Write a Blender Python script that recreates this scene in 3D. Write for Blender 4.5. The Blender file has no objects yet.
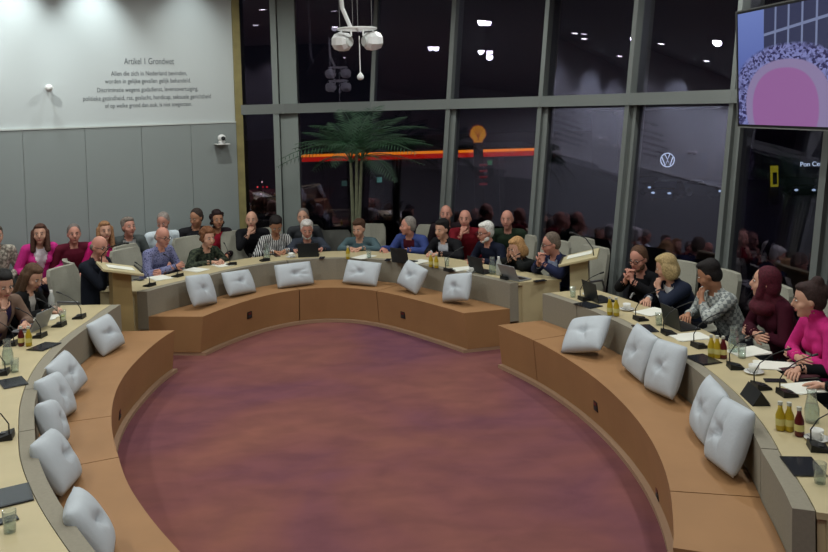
import bpy, bmesh, math, random
import numpy as np
from mathutils import Vector, Matrix, Euler
from mathutils.kdtree import KDTree
PI = math.pi
rnd = random.Random(7)
sc = bpy.context.scene
C = sc.collection
R = math.radians

# ------------------------------------------------------------------ camera
F_PX, CAM_H, PITCH, ROLL, DY = 850.0, 2.802, 0.04, -0.028, -137.4
cam_d = bpy.data.cameras.new('camera'); cam = bpy.data.objects.new('camera', cam_d); C.objects.link(cam)
sc.camera = cam
fw = Vector((0, math.cos(PITCH), -math.sin(PITCH)))
r0 = Vector((1, 0, 0)); u0 = r0.cross(fw)
cr = r0*math.cos(ROLL)+u0*math.sin(ROLL); cu = -r0*math.sin(ROLL)+u0*math.cos(ROLL)
M = Matrix((cr, cu, -fw)).transposed().to_4x4(); M.translation = Vector((0, 0, CAM_H))
cam.matrix_world = M
cam_d.sensor_fit = 'HORIZONTAL'; cam_d.sensor_width = 36.0
cam_d.lens = 36.0*F_PX/828; cam_d.shift_x = 0.0; cam_d.shift_y = DY/828
cam_d.clip_start = 0.05; cam_d.clip_end = 400

def ray(px, py):
    return fw + cr*((px-414)/F_PX) - cu*((py-276-DY)/F_PX)
def on_z(px, py, z):
    d = ray(px, py); t = (z-CAM_H)/d.z
    return Vector((d.x*t, d.y*t, z))
def on_y(px, py, Y):
    d = ray(px, py); t = Y/d.y
    return Vector((d.x*t, Y, CAM_H+d.z*t))
def on_plane(px, py, p0, n):
    d = ray(px, py); o = Vector((0, 0, CAM_H)); t = (p0-o).dot(n)/d.dot(n)
    return o+d*t

# ------------------------------------------------------------------ materials
MATS = {}
def srgb(c):
    return tuple((x/255/12.92 if x/255 <= .04045 else ((x/255+.055)/1.055)**2.4) for x in c)
def mat(name, col, rough=.6, metal=0, spec=.5, noise=0, nscale=20, bump=0, bscale=200, col2=None, emit=0, trans=0, ior=1.45, kind=None, alpha=1, sheen=0):
    if name in MATS: return MATS[name]
    m = bpy.data.materials.new(name); m.use_nodes = True; nt = m.node_tree; N = nt.nodes; L = nt.links
    b = N['Principled BSDF']; c = srgb(col)
    b.inputs['Base Color'].default_value = (*c, 1); b.inputs['Roughness'].default_value = rough
    b.inputs['Metallic'].default_value = metal; b.inputs['Specular IOR Level'].default_value = spec
    b.inputs['IOR'].default_value = ior
    if sheen: b.inputs['Sheen Weight'].default_value = sheen
    if trans: b.inputs['Transmission Weight'].default_value = trans
    if emit:
        b.inputs['Emission Color'].default_value = (*c, 1); b.inputs['Emission Strength'].default_value = emit
    tc = N.new('ShaderNodeTexCoord')
    if noise or col2:
        if kind == 'voronoi':
            n = N.new('ShaderNodeTexVoronoi'); n.inputs['Scale'].default_value = nscale; out = n.outputs['Distance']
        elif kind == 'wave':
            n = N.new('ShaderNodeTexWave'); n.inputs['Scale'].default_value = nscale; n.inputs['Distortion'].default_value = 4; out = n.outputs['Fac']
        elif kind == 'checker':
            n = N.new('ShaderNodeTexChecker'); n.inputs['Scale'].default_value = nscale; out = n.outputs['Fac']
        else:
            n = N.new('ShaderNodeTexNoise'); n.inputs['Scale'].default_value = nscale; n.inputs['Detail'].default_value = 5; out = n.outputs['Fac']
        L.new(tc.outputs['Object'], n.inputs['Vector'])
        r = N.new('ShaderNodeValToRGB'); L.new(out, r.inputs['Fac'])
        if col2:
            e = r.color_ramp.elements; lo, hi = (.42, .58) if kind != 'voronoi' else (.25, .45)
            e[0].position = lo; e[0].color = (*srgb(col), 1); e[1].position = hi; e[1].color = (*srgb(col2), 1)
        else:
            e = r.color_ramp.elements; e[0].position = .3; e[1].position = .7
            e[0].color = (*[x*(1-noise) for x in c], 1); e[1].color = (*[min(1, x*(1+noise)) for x in c], 1)
        L.new(r.outputs['Color'], b.inputs['Base Color'])
    if bump:
        n2 = N.new('ShaderNodeTexNoise'); n2.inputs['Scale'].default_value = bscale; n2.inputs['Detail'].default_value = 3
        L.new(tc.outputs['Object'], n2.inputs['Vector'])
        bp = N.new('ShaderNodeBump'); bp.inputs['Strength'].default_value = bump; bp.inputs['Distance'].default_value = .01
        L.new(n2.outputs['Fac'], bp.inputs['Height']); L.new(bp.outputs['Normal'], b.inputs['Normal'])
    MATS[name] = m
    return m
def emis(name, col, strength):
    if name in MATS: return MATS[name]
    m = bpy.data.materials.new(name); m.use_nodes = True; nt = m.node_tree; nt.nodes.clear()
    e = nt.nodes.new('ShaderNodeEmission'); e.inputs['Color'].default_value = (*srgb(col), 1); e.inputs['Strength'].default_value = strength
    o = nt.nodes.new('ShaderNodeOutputMaterial'); nt.links.new(e.outputs[0], o.inputs[0]); MATS[name] = m
    return m

# ------------------------------------------------------------------ objects
def link_mesh(name, me, parent=None, loc=None):
    o = bpy.data.objects.new(name, me); C.objects.link(o)
    if parent: o.parent = parent
    if loc is not None: o.location = loc
    return o
def obj(name, bm, m, parent=None, smooth=False, loc=None):
    me = bpy.data.meshes.new(name)
    bmesh.ops.recalc_face_normals(bm, faces=bm.faces)
    bm.to_mesh(me); bm.free()
    for x in (m if isinstance(m, (list, tuple)) else [m]): me.materials.append(x)
    if smooth:
        for p in me.polygons: p.use_smooth = True
    return link_mesh(name, me, parent, loc)
def thing(name, label, cat, loc=(0, 0, 0), rz=0, group=None):
    o = bpy.data.objects.new(name, None); C.objects.link(o); o.location = loc; o.rotation_euler = (0, 0, rz)
    o.empty_display_size = .1
    return tag(o, label, cat, group)
def tag(o, label, cat, group=None, kind=None):
    o['label'] = label; o['category'] = cat
    if group: o['group'] = group
    if kind: o['kind'] = kind
    return o
def struct(o):
    o['kind'] = 'structure'; return o
def dup(root, loc=None, rz=None, label=None, group=None):
    def cp(o, par):
        c = o.copy(); C.objects.link(c)
        if par: c.parent = par
        for ch in list(o.children): cp(ch, c)
        return c
    r = cp(root, None)
    if loc is not None: r.location = loc
    if rz is not None: r.rotation_euler = (0, 0, rz)
    if label: r['label'] = label
    if group: r['group'] = group
    return r
def nb(): return bmesh.new()
def box(bm, c, s, rot=None, bev=0, mi=0):
    r = bmesh.ops.create_cube(bm, size=1); vs = r['verts']
    for v in vs: v.co = Vector((v.co.x*s[0], v.co.y*s[1], v.co.z*s[2]))
    if bev:
        es = list({e for v in vs for e in v.link_edges})
        rr = bmesh.ops.bevel(bm, geom=es, offset=bev, segments=2, affect='EDGES', profile=.5)
        vs = list({v for f in rr['faces'] for v in f.verts} | {v for v in vs if v.is_valid})
    m4 = (rot.to_4x4() if rot else Matrix()); m4.translation = Vector(c)
    for v in vs: v.co = m4 @ v.co
    for f in {f for v in vs for f in v.link_faces}: f.material_index = mi
    return vs
def frame(d, side=None):
    z = Vector(d).normalized()
    if side is None or abs(z.dot(Vector(side).normalized())) > .98:
        side = Vector((1, 0, 0)) if abs(z.x) < .9 else Vector((0, 1, 0))
    x = Vector(side); x = (x-z*x.dot(z)).normalized(); y = z.cross(x)
    return x, y, z
def capsule(bm, a, b, ra, rb, side=None, seg=12, cap=3, mi=0, mid=0):
    """closed tapered capsule; ra/rb are radii or (rx, ry)"""
    a = Vector(a); b = Vector(b); d = b-a
    if d.length < 1e-6: d = Vector((0, 0, 1e-5))
    x, y, z = frame(d, side)
    ra = (ra, ra) if not isinstance(ra, tuple) else ra; rb = (rb, rb) if not isinstance(rb, tuple) else rb
    rings = []
    for k in range(cap, -1, -1):
        t = k/(cap+.0)*PI/2*.97; rings.append((a-z*(math.sin(t)*(ra[0]+ra[1])/2), ra[0]*math.cos(t), ra[1]*math.cos(t)))
    if mid:
        q = max(1, int(d.length/mid))
        for k in range(1, q): u = k/q; rings.append((a+d*u, ra[0]+(rb[0]-ra[0])*u, ra[1]+(rb[1]-ra[1])*u))
    for k in range(0, cap+1):
        t = k/(cap+.0)*PI/2*.97; rings.append((b+z*(math.sin(t)*(rb[0]+rb[1])/2), rb[0]*math.cos(t), rb[1]*math.cos(t)))
    return loft(bm, [[c+x*(rx*math.cos(2*PI*i/seg))+y*(ry*math.sin(2*PI*i/seg)) for i in range(seg)] for c, rx, ry in rings], mi=mi)
def ellipsoid(bm, c, r, rot=None, seg=14, mi=0):
    c = Vector(c); rot = rot or Matrix.Identity(3); rows = []
    n = max(6, seg//2+1)
    for k in range(n+1):
        t = PI*(k+.04*(1 if k == 0 else (-1 if k == n else 0))*2)/n
        rows.append([c+rot@Vector((r[0]*math.sin(t)*math.cos(2*PI*i/seg), r[1]*math.sin(t)*math.sin(2*PI*i/seg), -r[2]*math.cos(t))) for i in range(seg)])
    return loft(bm, rows, mi=mi)
def loft(bm, rows, closed=True, caps=True, mi=0):
    vv = [[bm.verts.new(p) for p in r] for r in rows]; n = len(rows[0]); out = [v for r in vv for v in r]
    for i in range(len(vv)-1):
        for j in range(n if closed else n-1):
            f = bm.faces.new((vv[i][j], vv[i][(j+1) % n], vv[i+1][(j+1) % n], vv[i+1][j])); f.material_index = mi
    if caps and closed:
        f = bm.faces.new(vv[0][::-1]); f.material_index = mi
        f = bm.faces.new(vv[-1]); f.material_index = mi
    return out
def lathe(bm, prof, c=(0, 0, 0), seg=16, mi=0, caps=True):
    c = Vector(c)
    return loft(bm, [[c+Vector((r*math.cos(2*PI*i/seg), r*math.sin(2*PI*i/seg), z)) for i in range(seg)] for r, z in prof], caps=caps, mi=mi)
def tube(bm, pts, r, seg=8, mi=0):
    pts = [Vector(p) for p in pts]; rows = []
    rr = r if isinstance(r, (list, tuple)) else [r]*len(pts)
    px = None
    for i, p in enumerate(pts):
        d = pts[min(i+1, len(pts)-1)]-pts[max(i-1, 0)]
        x, y, z = frame(d, px); px = x
        rows.append([p+x*(rr[i]*math.cos(2*PI*k/seg))+y*(rr[i]*math.sin(2*PI*k/seg)) for k in range(seg)])
    return loft(bm, rows, mi=mi)
def prism(bm, poly, z0, z1, mi=0):
    lo = [bm.verts.new((p[0], p[1], z0)) for p in poly]; hi = [bm.verts.new((p[0], p[1], z1)) for p in poly]; n = len(poly)
    for i in range(n): bm.faces.new((lo[i], lo[(i+1) % n], hi[(i+1) % n], hi[i])).material_index = mi
    bm.faces.new(lo[::-1]).material_index = mi; bm.faces.new(hi).material_index = mi
    return lo+hi
def text_mesh(s, size, depth=.004, align='CENTER'):
    cu_ = bpy.data.curves.new('txt', 'FONT'); cu_.body = s; cu_.size = size; cu_.extrude = depth/2; cu_.align_x = align; cu_.align_y = 'CENTER'
    o = bpy.data.objects.new('txt', cu_); C.objects.link(o)
    dg = bpy.context.evaluated_depsgraph_get()
    me = bpy.data.meshes.new_from_object(o.evaluated_get(dg)); bpy.data.objects.remove(o)
    return me

# ------------------------------------------------------------------ ring plan (metres): inner edge of the benches
RP = [(-.62,3.62),(-.98,4.02),(-1.328,4.471),(-1.55,4.778),(-1.758,5.10),(-1.93,5.40),(-2.12,5.81),(-2.27,6.14),(-2.42,6.54),(-2.55,6.97),(-2.64,7.42),(-2.685,7.88),
 (-2.69,8.55),(-2.63,9.05),(-2.47,9.61),(-2.24,10.13),(-1.94,10.61),(-1.54,10.93),(-1.03,10.99),(-.48,10.68),(.05,10.05),(.516,9.43),
 (.83,8.88),(1.16,8.21),(1.40,7.43),(1.53,6.75),(1.58,6.12),(1.565,5.6),(1.505,5.14),(1.41,4.74),(1.28,4.30),(1.10,3.92)]
def _ring():
    P = [np.array(p) for p in RP]; P = [2*P[0]-P[1]]+P+[2*P[-1]-P[-2]]; out = []
    for i in range(1, len(P)-2):
        for t in np.linspace(0, 1, 20, endpoint=False):
            a, b, c, d = P[i-1:i+3]
            out.append(.5*((2*b)+(-a+c)*t+(2*a-5*b+4*c-d)*t*t+(-a+3*b-3*c+d)*t**3))
    out = np.array(out)
    k = np.exp(-np.linspace(-2, 2, 41)**2); k /= k.sum()
    pad = np.vstack([2*out[0]-out[20:0:-1], out, 2*out[-1]-out[-2:-22:-1]])
    sm = np.array([np.convolve(pad[:, j], k, 'valid') for j in (0, 1)]).T
    L = np.concatenate([[0], np.cumsum(np.linalg.norm(np.diff(sm, axis=0), axis=1))])
    n = int(L[-1]/.01); g = np.linspace(0, L[-1], n)
    q = np.array([np.interp(g, L, sm[:, j]) for j in (0, 1)]).T
    t = np.gradient(q, axis=0); t /= np.linalg.norm(t, axis=1)[:, None]
    t = np.array([np.convolve(np.pad(t[:, j], 15, 'edge'), np.ones(31)/31, 'valid') for j in (0, 1)]).T
    t /= np.linalg.norm(t, axis=1)[:, None]
    return q, np.stack([-t[:, 1], t[:, 0]], 1)      # points every cm, outward normals (ring runs clockwise: left, back, right)
RQ, RN = _ring()
def near_s(p):
    return int(np.argmin(((RQ-np.array([p[0], p[1]]))**2).sum(1)))
def rp(s, d, z=0):
    i = int(min(max(s, 0), len(RQ)-1)); q = RQ[i]+RN[i]*d
    return Vector((q[0], q[1], z))
def ring_d(p):
    """distance of a plan point outside the ring edge, and its s"""
    i = near_s(p); v = np.array([p[0], p[1]])-RQ[i]
    return float(v@RN[i]), i
def out_dir(s):
    return Vector((*RN[int(min(max(s, 0), len(RN)-1))], 0))
def on_ring(px, py, d, zr=1.1):
    """point on the view ray at px,py which stands d outside the ring edge, nearest the height zr"""
    r = ray(px, py); Y = np.arange(3, 15, .02); P2 = np.stack([r.x/r.y*Y, Y], 1); Z = CAM_H+r.z/r.y*Y
    D = ((P2[:, None, :]-RQ[None, ::4, :])**2).sum(2); I = D.argmin(1)*4
    dd = ((P2-RQ[I])*RN[I]).sum(1)-d
    c = [k for k in range(len(Y)-1) if dd[k]*dd[k+1] <= 0 and abs(dd[k]-dd[k+1]) < .2 and Z[k] > 0]
    if not c: return on_y(px, py, float(Y[int(np.argmin(np.abs(dd)*2+np.abs(Z-zr)))]))
    k = min(c, key=lambda k: abs(Z[k]-zr)); t = dd[k]/(dd[k]-dd[k+1]+1e-12)
    return on_y(px, py, float(Y[k]+t*.02))
# ------------------------------------------------------------------ room shell
CEIL = 5.0
W0 = Vector((-5.64, 11.6, 0)); W1 = Vector((-2.72, 13.12, 0)); wd = (W1-W0).normalized(); WN = Vector((wd.y, -wd.x, 0))   # back-left wall, normal into room
WL = 7.55; WA = W1-wd*WL
cr_m = mat('carpet', (150, 94, 86), rough=.95, spec=.1)
def carpet_nodes(m):
    nt = m.node_tree; N = nt.nodes; L = nt.links; b = N['Principled BSDF']; tc = N.new('ShaderNodeTexCoord')
    def noise(scale, det, sx=1, sy=1, dist=0):
        mp = N.new('ShaderNodeMapping'); mp.inputs['Scale'].default_value = (sx, sy, 1); L.new(tc.outputs['Object'], mp.inputs['Vector'])
        n = N.new('ShaderNodeTexNoise'); n.inputs['Scale'].default_value = scale; n.inputs['Detail'].default_value = det; n.inputs['Distortion'].default_value = dist
        L.new(mp.outputs[0], n.inputs['Vector']); return n.outputs['Fac']
    a = noise(.55, 4, 1, 1, .6); r = N.new('ShaderNodeValToRGB'); L.new(a, r.inputs['Fac']); e = r.color_ramp.elements
    e[0].position = .30; e[0].color = (*srgb((106, 68, 82)), 1); e[1].position = .72; e[1].color = (*srgb((134, 88, 76)), 1)
    x = e.new(.5); x.color = (*srgb((121, 77, 76)), 1)
    b2 = noise(4.2, 7, .6, 1, .3); r2 = N.new('ShaderNodeValToRGB'); L.new(b2, r2.inputs['Fac']); e = r2.color_ramp.elements
    e[0].position = .35; e[0].color = (.62, .62, .68, 1); e[1].position = .65; e[1].color = (1.15, 1.1, 1.05, 1)
    mx = N.new('ShaderNodeMix'); mx.data_type = 'RGBA'; mx.blend_type = 'MULTIPLY'; mx.inputs[0].default_value = .4
    L.new(r.outputs[0], mx.inputs[6]); L.new(r2.outputs[0], mx.inputs[7]); L.new(mx.outputs[2], b.inputs['Base Color'])
carpet_nodes(cr_m)
bm = nb(); prism(bm, [(-9.5, -3), (6.5, -3), (6.5, 5), (4.9, 5), (4.35, 7.3), (4.2, 7.7), (3.75, 9.35), (2.85, 10.9), (1.85, 12.2), (.5, 13.0), (-.7, 13.4), (-2.6, 13.4), (-9.5, 10)], -.1, 0)
struct(obj('floor', bm, cr_m))
ceil_m = mat('ceiling_paint', (150, 152, 150), rough=.9, spec=.2)
bm = nb(); prism(bm, [(-9.5, -3), (6.5, -3), (6.5, 5), (5.3, 5), (5.2, 7.0), (4.9, 8.0), (4.3, 10), (3.3, 11.6), (2.3, 12.9), (.8, 13.8), (-.7, 13.8), (-2.6, 13.5), (-9.5, 10)], CEIL, CEIL+.2)
struct(obj('ceiling', bm, ceil_m))
wall_up = mat('wall_paint', (184, 190, 190), rough=.85, spec=.2)
panel_m = mat('wall_panel', (136, 143, 142), rough=.55, spec=.4)
dark_m = mat('dark_gap', (20, 20, 20), rough=.8)
def wall(name, a, b, z0, z1, th, m, parent=None):
    a = Vector(a); b = Vector(b); t = (b-a).normalized(); n = Vector((t.y, -t.x, 0)); bm = nb()
    prism(bm, [a, b, b-n*th, a-n*th][::-1], z0, z1)
    return obj(name, bm, m, parent)
ZP = 2.60   # top of the grey panels
struct(wall('wall_back', WA, W1+wd*.02, 0, CEIL, .15, wall_up))
bm = nb(); s = 0; k = 0
xs = [on_plane(p, 160, W0, WN) for p in (23.5, 85.8, 142, 191.5)]
cuts = sorted([(x-WA).dot(wd) for x in xs]); step = cuts[1]-cuts[0]
while cuts[0] > step: cuts.insert(0, cuts[0]-step)
cuts = [0]+cuts+[WL]
for a, b in zip(cuts[:-1], cuts[1:]):
    c = WA+wd*((a+b)/2)+WN*.02; c.z = ZP/2
    box(bm, c, (b-a-.004, .03, ZP), rot=Matrix.Rotation(math.atan2(wd.y, wd.x), 3, 'Z'), bev=.003)
struct(obj('trim_1', bm, panel_m))
bm = nb(); c = WA+wd*WL/2+WN*.022; c.z = ZP+.012; box(bm, c, (WL, .045, .022), rot=Matrix.Rotation(math.atan2(wd.y, wd.x), 3, 'Z'))
struct(obj('trim_2', bm, mat('cap_rail', (190, 195, 192), rough=.4)))
struct(wall('wall_left', (-9.3, -3, 0), (-9.3, 9.8, 0), 0, CEIL, .15, wall_up))
struct(wall('wall_front', (6.5, -3, 0), (-9.4, -3, 0), 0, CEIL, .15, mat('rear_wall_paint', (92, 88, 92), rough=.9)))
struct(wall('wall_right', (6.3, 5.2, 0), (6.3, -3, 0), 0, CEIL, .15, wall_up))
bm = nb(); box(bm, (-9.28, 3.35, ZP/2), (.04, 12.7, ZP)); struct(obj('trim_20', bm, panel_m))
# ------------------------------------------------------------------ glass facade
frame_m = mat('facade_frame', (112, 117, 115), rough=.45, spec=.5)
frame_d = mat('facade_column', (128, 136, 133), rough=.6)
wood_trim = mat('wood_trim', (138, 128, 84), rough=.6, noise=.15, nscale=6)
g = bpy.data.materials.new('window_glass'); g.use_nodes = True; nt = g.node_tree; nt.nodes.clear()
tr = nt.nodes.new('ShaderNodeBsdfTransparent'); gl = nt.nodes.new('ShaderNodeBsdfGlossy'); gl.inputs['Roughness'].default_value = .0
gl.inputs['Color'].default_value = (.80, .72, 1, 1)
tr.inputs['Color'].default_value = (.8, .8, .82, 1)
lw = nt.nodes.new('ShaderNodeLayerWeight'); lw.inputs['Blend'].default_value = .5
pw = nt.nodes.new('ShaderNodeMath'); pw.operation = 'POWER'; nt.links.new(lw.outputs['Facing'], pw.inputs[0]); pw.inputs[1].default_value = 4
fr = nt.nodes.new('ShaderNodeMath'); fr.operation = 'MULTIPLY_ADD'; nt.links.new(pw.outputs[0], fr.inputs[0]); fr.inputs[1].default_value = .80; fr.inputs[2].default_value = .125
mxs = nt.nodes.new('ShaderNodeMixShader'); o_ = nt.nodes.new('ShaderNodeOutputMaterial')
nt.links.new(fr.outputs[0], mxs.inputs[0]); nt.links.new(tr.outputs[0], mxs.inputs[1]); nt.links.new(gl.outputs[0], mxs.inputs[2]); nt.links.new(mxs.outputs[0], o_.inputs[0])
GLASS = g
TZ0, TZ1 = 2.72, 2.87
# mullion: pixel x at the transom, depth, sideways lean per metre, width, depth of post
MUL = [(237, 13.12, 0, .0, 0), (281, 13.1, 0, .36, .25), (368, 13.25, .07, .10, .22), (445, 12.85, .088, .13, .28), (537, 11.95, .105, .13, .28), (624.5, 10.7, .12, .13, .30), (729, 9.3, .12, .13, .30), (828, 7.75, .13, .14, .30)]
base = []
for px, Y, ln, w, dp in MUL:
    q = on_y(px+3, 100, Y); base.append(Vector((q.x-ln*2.8, Y-.04*2.8*(ln > 0), 0)))
leans = [Vector((m_[2], .04*(m_[2] > 0), 1)) for m_ in MUL]
base.append(Vector((4.75, 5.1, 0))); leans.append(Vector((.13, .0, 1))); MUL.append((0, 5.1, .13, .14, .3))
def facade_t(i):
    a = base[max(i-1, 1 if i > 1 else 0)]; b = base[min(i+1, len(base)-1)]
    t = (b-a).normalized(); return t
def post(bm, i, z0, z1, w, dp, shift=0, back=0):
    t = facade_t(i); n = Vector((t.y, -t.x, 0))     # n points into the room
    rows = []
    for z in (z0, z1):
        c = base[i]+leans[i]*z+t*shift-n*back
        rows.append([c-t*w/2, c+t*w/2, c+t*w/2-n*dp, c-t*w/2-n*dp])
    loft(bm, rows)
for i in range(1, len(base)):
    w, dp = MUL[i][3], MUL[i][4]; bm = nb()
    if i == 1:
        post(bm, 1, 0, CEIL, .09, .12, shift=-.13); post(bm, 1, 0, CEIL, .27, .30, shift=.06, back=.06)
    elif i == 2:
        post(bm, i, TZ1, CEIL, .06, dp, back=.03)
    else:
        post(bm, i, 0, CEIL, w*.55, dp)
        post(bm, i, 0, TZ0, w*1.35, .16, shift=.03, back=.05)
    o = obj('trim_%d' % (2+i), bm, frame_d if i == 1 else frame_m); struct(o)
wn = 0
for i in range(len(base)-1):
    wn += 1
    def P(k, z, back=.1):
        t = facade_t(k); n = Vector((t.y, -t.x, 0)); return base[k]+leans[k]*z-n*back
    def quad(z0, z1, back):
        bm = nb(); loft(bm, [[P(i, z0, back), P(i+1, z0, back), P(i+1, z0, back+.012), P(i, z0, back+.012)], [P(i, z1, back), P(i+1, z1, back), P(i+1, z1, back+.012), P(i, z1, back+.012)]]); return bm
    t = (base[i+1]-base[i]).normalized(); n = Vector((t.y, -t.x, 0))
    fr_b = nb()
    def rail(z0, z1, dp, fwd=0):
        a0, b0 = P(i, z0, 0)+n*fwd, P(i+1, z0, 0)+n*fwd; a1, b1 = P(i, z1, 0)+n*fwd, P(i+1, z1, 0)+n*fwd
        loft(fr_b, [[a0, b0, b0-n*dp, a0-n*dp], [a1, b1, b1-n*dp, a1-n*dp]])
    rail(TZ0, TZ1, .2, .02); rail(0, .12, .16)
    wf = struct(obj('window_%d' % wn, fr_b, frame_m))
    if i == 1 or i == 2:      # glass runs behind the slim rod here
        pass
    lo = obj('lower_pane', quad(.12, TZ0, .11), GLASS, wf); up = obj('upper_pane', quad(TZ1, CEIL, .11), GLASS, wf)
bm = nb(); t = wd
for z0, z1 in ((0, CEIL),):
    c = W1+wd*.03+WN*.05; loft(bm, [[c+Vector((0, 0, z))+v for v in (-wd*.06+WN*.0, wd*.05, wd*.05-WN*.2, -wd*.06-WN*.2)] for z in (z0, z1)])
struct(obj('trim_14', bm, wood_trim))
# night outside: ground
bm = nb(); box(bm, (20, 115, -5.15), (260, 200, .3)); struct(obj('ground', bm, mat('asphalt', (28, 28, 32), rough=.9)))
bm = nb(); prism(bm, [(5.35, 5.05), (6.45, 5.05), (6.45, 5.2), (5.35, 5.2)], 0, CEIL); struct(obj('wall_side', bm, wall_up))
# ------------------------------------------------------------------ benches
seat_m = mat('tan_leather', (152, 113, 76), rough=.6, spec=.35, noise=.06, nscale=3, bump=.05, bscale=150)
back_m = mat('taupe_fabric', (140, 134, 120), rough=.9, spec=.2, noise=.05, nscale=60, bump=.1, bscale=400)
wood_m = mat('pale_wood', (184, 170, 134), rough=.5, spec=.35, noise=.05, nscale=4)
plinth_m = mat('plinth_wood', (158, 128, 104), rough=.5)
black_m = mat('black_plastic', (16, 16, 17), rough=.45)
SEG = {'left': (0, near_s((-2.63, 9.05)), None, Vector((-1.12, .05, 0))),
       'back': (near_s((-2.47, 9.61)), near_s((.516, 9.43)), Vector((-1.25, .16, 0)), Vector((1, .28, 0))),
       'right': (near_s((.83, 8.88)), near_s((1.88, 4.12)), Vector((.96, .28, 0)), out_dir(near_s((1.88, 4.12)))*1.12)}
def seg_n(s, seg):
    s0, s1, c0, c1 = seg; n = out_dir(s); w0 = max(0, 1-(s-s0)/60) if c0 is not None else 0; w1 = max(0, 1-(s1-s)/60) if c1 is not None else 0
    k = 1
    if w0 > 0: n = n.lerp(c0.normalized(), w0); k += (c0.length-1)*w0
    if w1 > 0: n = n.lerp(c1.normalized(), w1); k += (c1.length-1)*w1
    n.normalize()
    return n*k/max(.75, n.dot(out_dir(s)))
def seg_p(s, d, z, seg):
    q = RQ[int(min(max(s, 0), len(RQ)-1))]; p = Vector((q[0], q[1], 0))+seg_n(s, seg)*d; p.z = z; return p
def sweep(bm, seg, a, b, prof, step=7, mi=0):
    n = max(2, int(round((b-a)/step))+1); rows = []
    for k in range(n):
        s = a+(b-a)*k/(n-1); rows.append([seg_p(s, d, z, seg) for d, z in prof])
    return loft(bm, rows, mi=mi)
def soft(bm, off=.012):
    es = [e for e in bm.edges if len(e.link_faces) == 2 and e.calc_face_angle(0) > .6]
    bmesh.ops.recalc_face_normals(bm, faces=bm.faces)
    bmesh.ops.bevel(bm, geom=es, offset=off, segments=2, affect='EDGES', clamp_overlap=True)
NMOD = {'left': 7, 'back': 8, 'right': 7}
BL = {'left': 'tan curved bench on the left with taupe backrest, its far end by the wooden lectern',
      'back': 'tan curved bench in the middle at the back, between the two gaps',
      'right': 'tan curved bench on the right with taupe backrest and five pale cushions'}
OUT = {'left': [(120.5, 414)], 'back': [(249, 315), (403, 315)], 'right': [(595.5, 406), (655.5, 493)]}
for nm, seg in SEG.items():
    s0, s1 = seg[0], seg[1]; mid = seg_p((s0+s1)/2, 0, 0, seg)
    root = thing('curved_bench', BL[nm], 'bench', mid)
    def part(name, bm, m, par=root, smooth=False):
        bmesh.ops.translate(bm, verts=bm.verts, vec=-mid); return obj(name, bm, m, par, smooth)
    bm = nb(); sweep(bm, seg, s0+1, s1-1, [(-.012, 0), (-.012, .036), (.45, .036), (.45, 0)]); part('plinth', bm, plinth_m)
    n = NMOD[nm]; gaps = [s0+(s1-s0)*k/n for k in range(n+1)]
    for a, b in zip(gaps[:-1], gaps[1:]):
        bm = nb(); sweep(bm, seg, a+.24, b-.24, [(.035, .038), (0, .452), (.505, .452), (.505, .038)]); soft(bm, .008); part('seat_module', bm, seat_m)
        bm = nb(); sweep(bm, seg, a+.22, b-.22, [(.506, .30), (.512, .742), (.605, .742), (.605, .30)]); soft(bm, .012); part('backrest_module', bm, back_m)
    for px, py in OUT[nm]:
        p = on_ring(px, py, .02, .25); sx = near_s(p); z = p.z; o = seg_n(sx, seg); tt = Vector((-o.y, o.x, 0)).normalized()
        rot = Matrix((tt, o.normalized(), Vector((0, 0, 1)))).transposed()
        bm = nb(); c = seg_p(sx, .045*(1-(z-.05)/.4)-.004, z, seg); box(bm, c, (.085, .016, .085), rot=rot, bev=.004)
        q = part('power_socket', bm, black_m)
        for sg in (-1, 1):
            bm = nb(); box(bm, c-o.normalized()*.009+Vector((0, 0, .018*sg)), (.05, .006, .026), rot=rot, bev=.002); part('socket_insert', bm, mat('socket_red', (90, 30, 25), rough=.5) if sg > 0 else mat('socket_dark', (45, 45, 45)), q)
# ------------------------------------------------------------------ tables
TL = {'left': 'pale wooden curved table on the left behind the bench back', 'back': 'pale wooden curved table at the back behind the middle bench',
      'right': 'pale wooden curved table on the right, its cut end at the bottom right'}
ZT = .742
for nm, seg in SEG.items():
    s0, s1 = seg[0], seg[1]; mid = seg_p((s0+s1)/2, .9, 0, seg)
    root = thing('curved_table', TL[nm], 'table', mid)
    def part(name, bm, m, par=root):
        bmesh.ops.translate(bm, verts=bm.verts, vec=-mid); return obj(name, bm, m, par)
    bm = nb(); sweep(bm, seg, s0, s1, [(.61, ZT-.035), (.61, ZT), (1.09, ZT), (1.09, ZT-.035)]); part('tabletop', bm, wood_m)
    bm = nb(); sweep(bm, seg, s0+2, s1-2, [(.615, 0), (.615, ZT-.036), (.65, ZT-.036), (.65, 0)]); part('front_panel', bm, wood_m)
    for a, b in ((s0, s0+4), (s1-4, s1)):
        bm = nb(); sweep(bm, seg, a, b, [(.651, 0), (.651, ZT-.036), (1.07, ZT-.036), (1.07, 0)]); part('end_panel', bm, wood_m)
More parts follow.
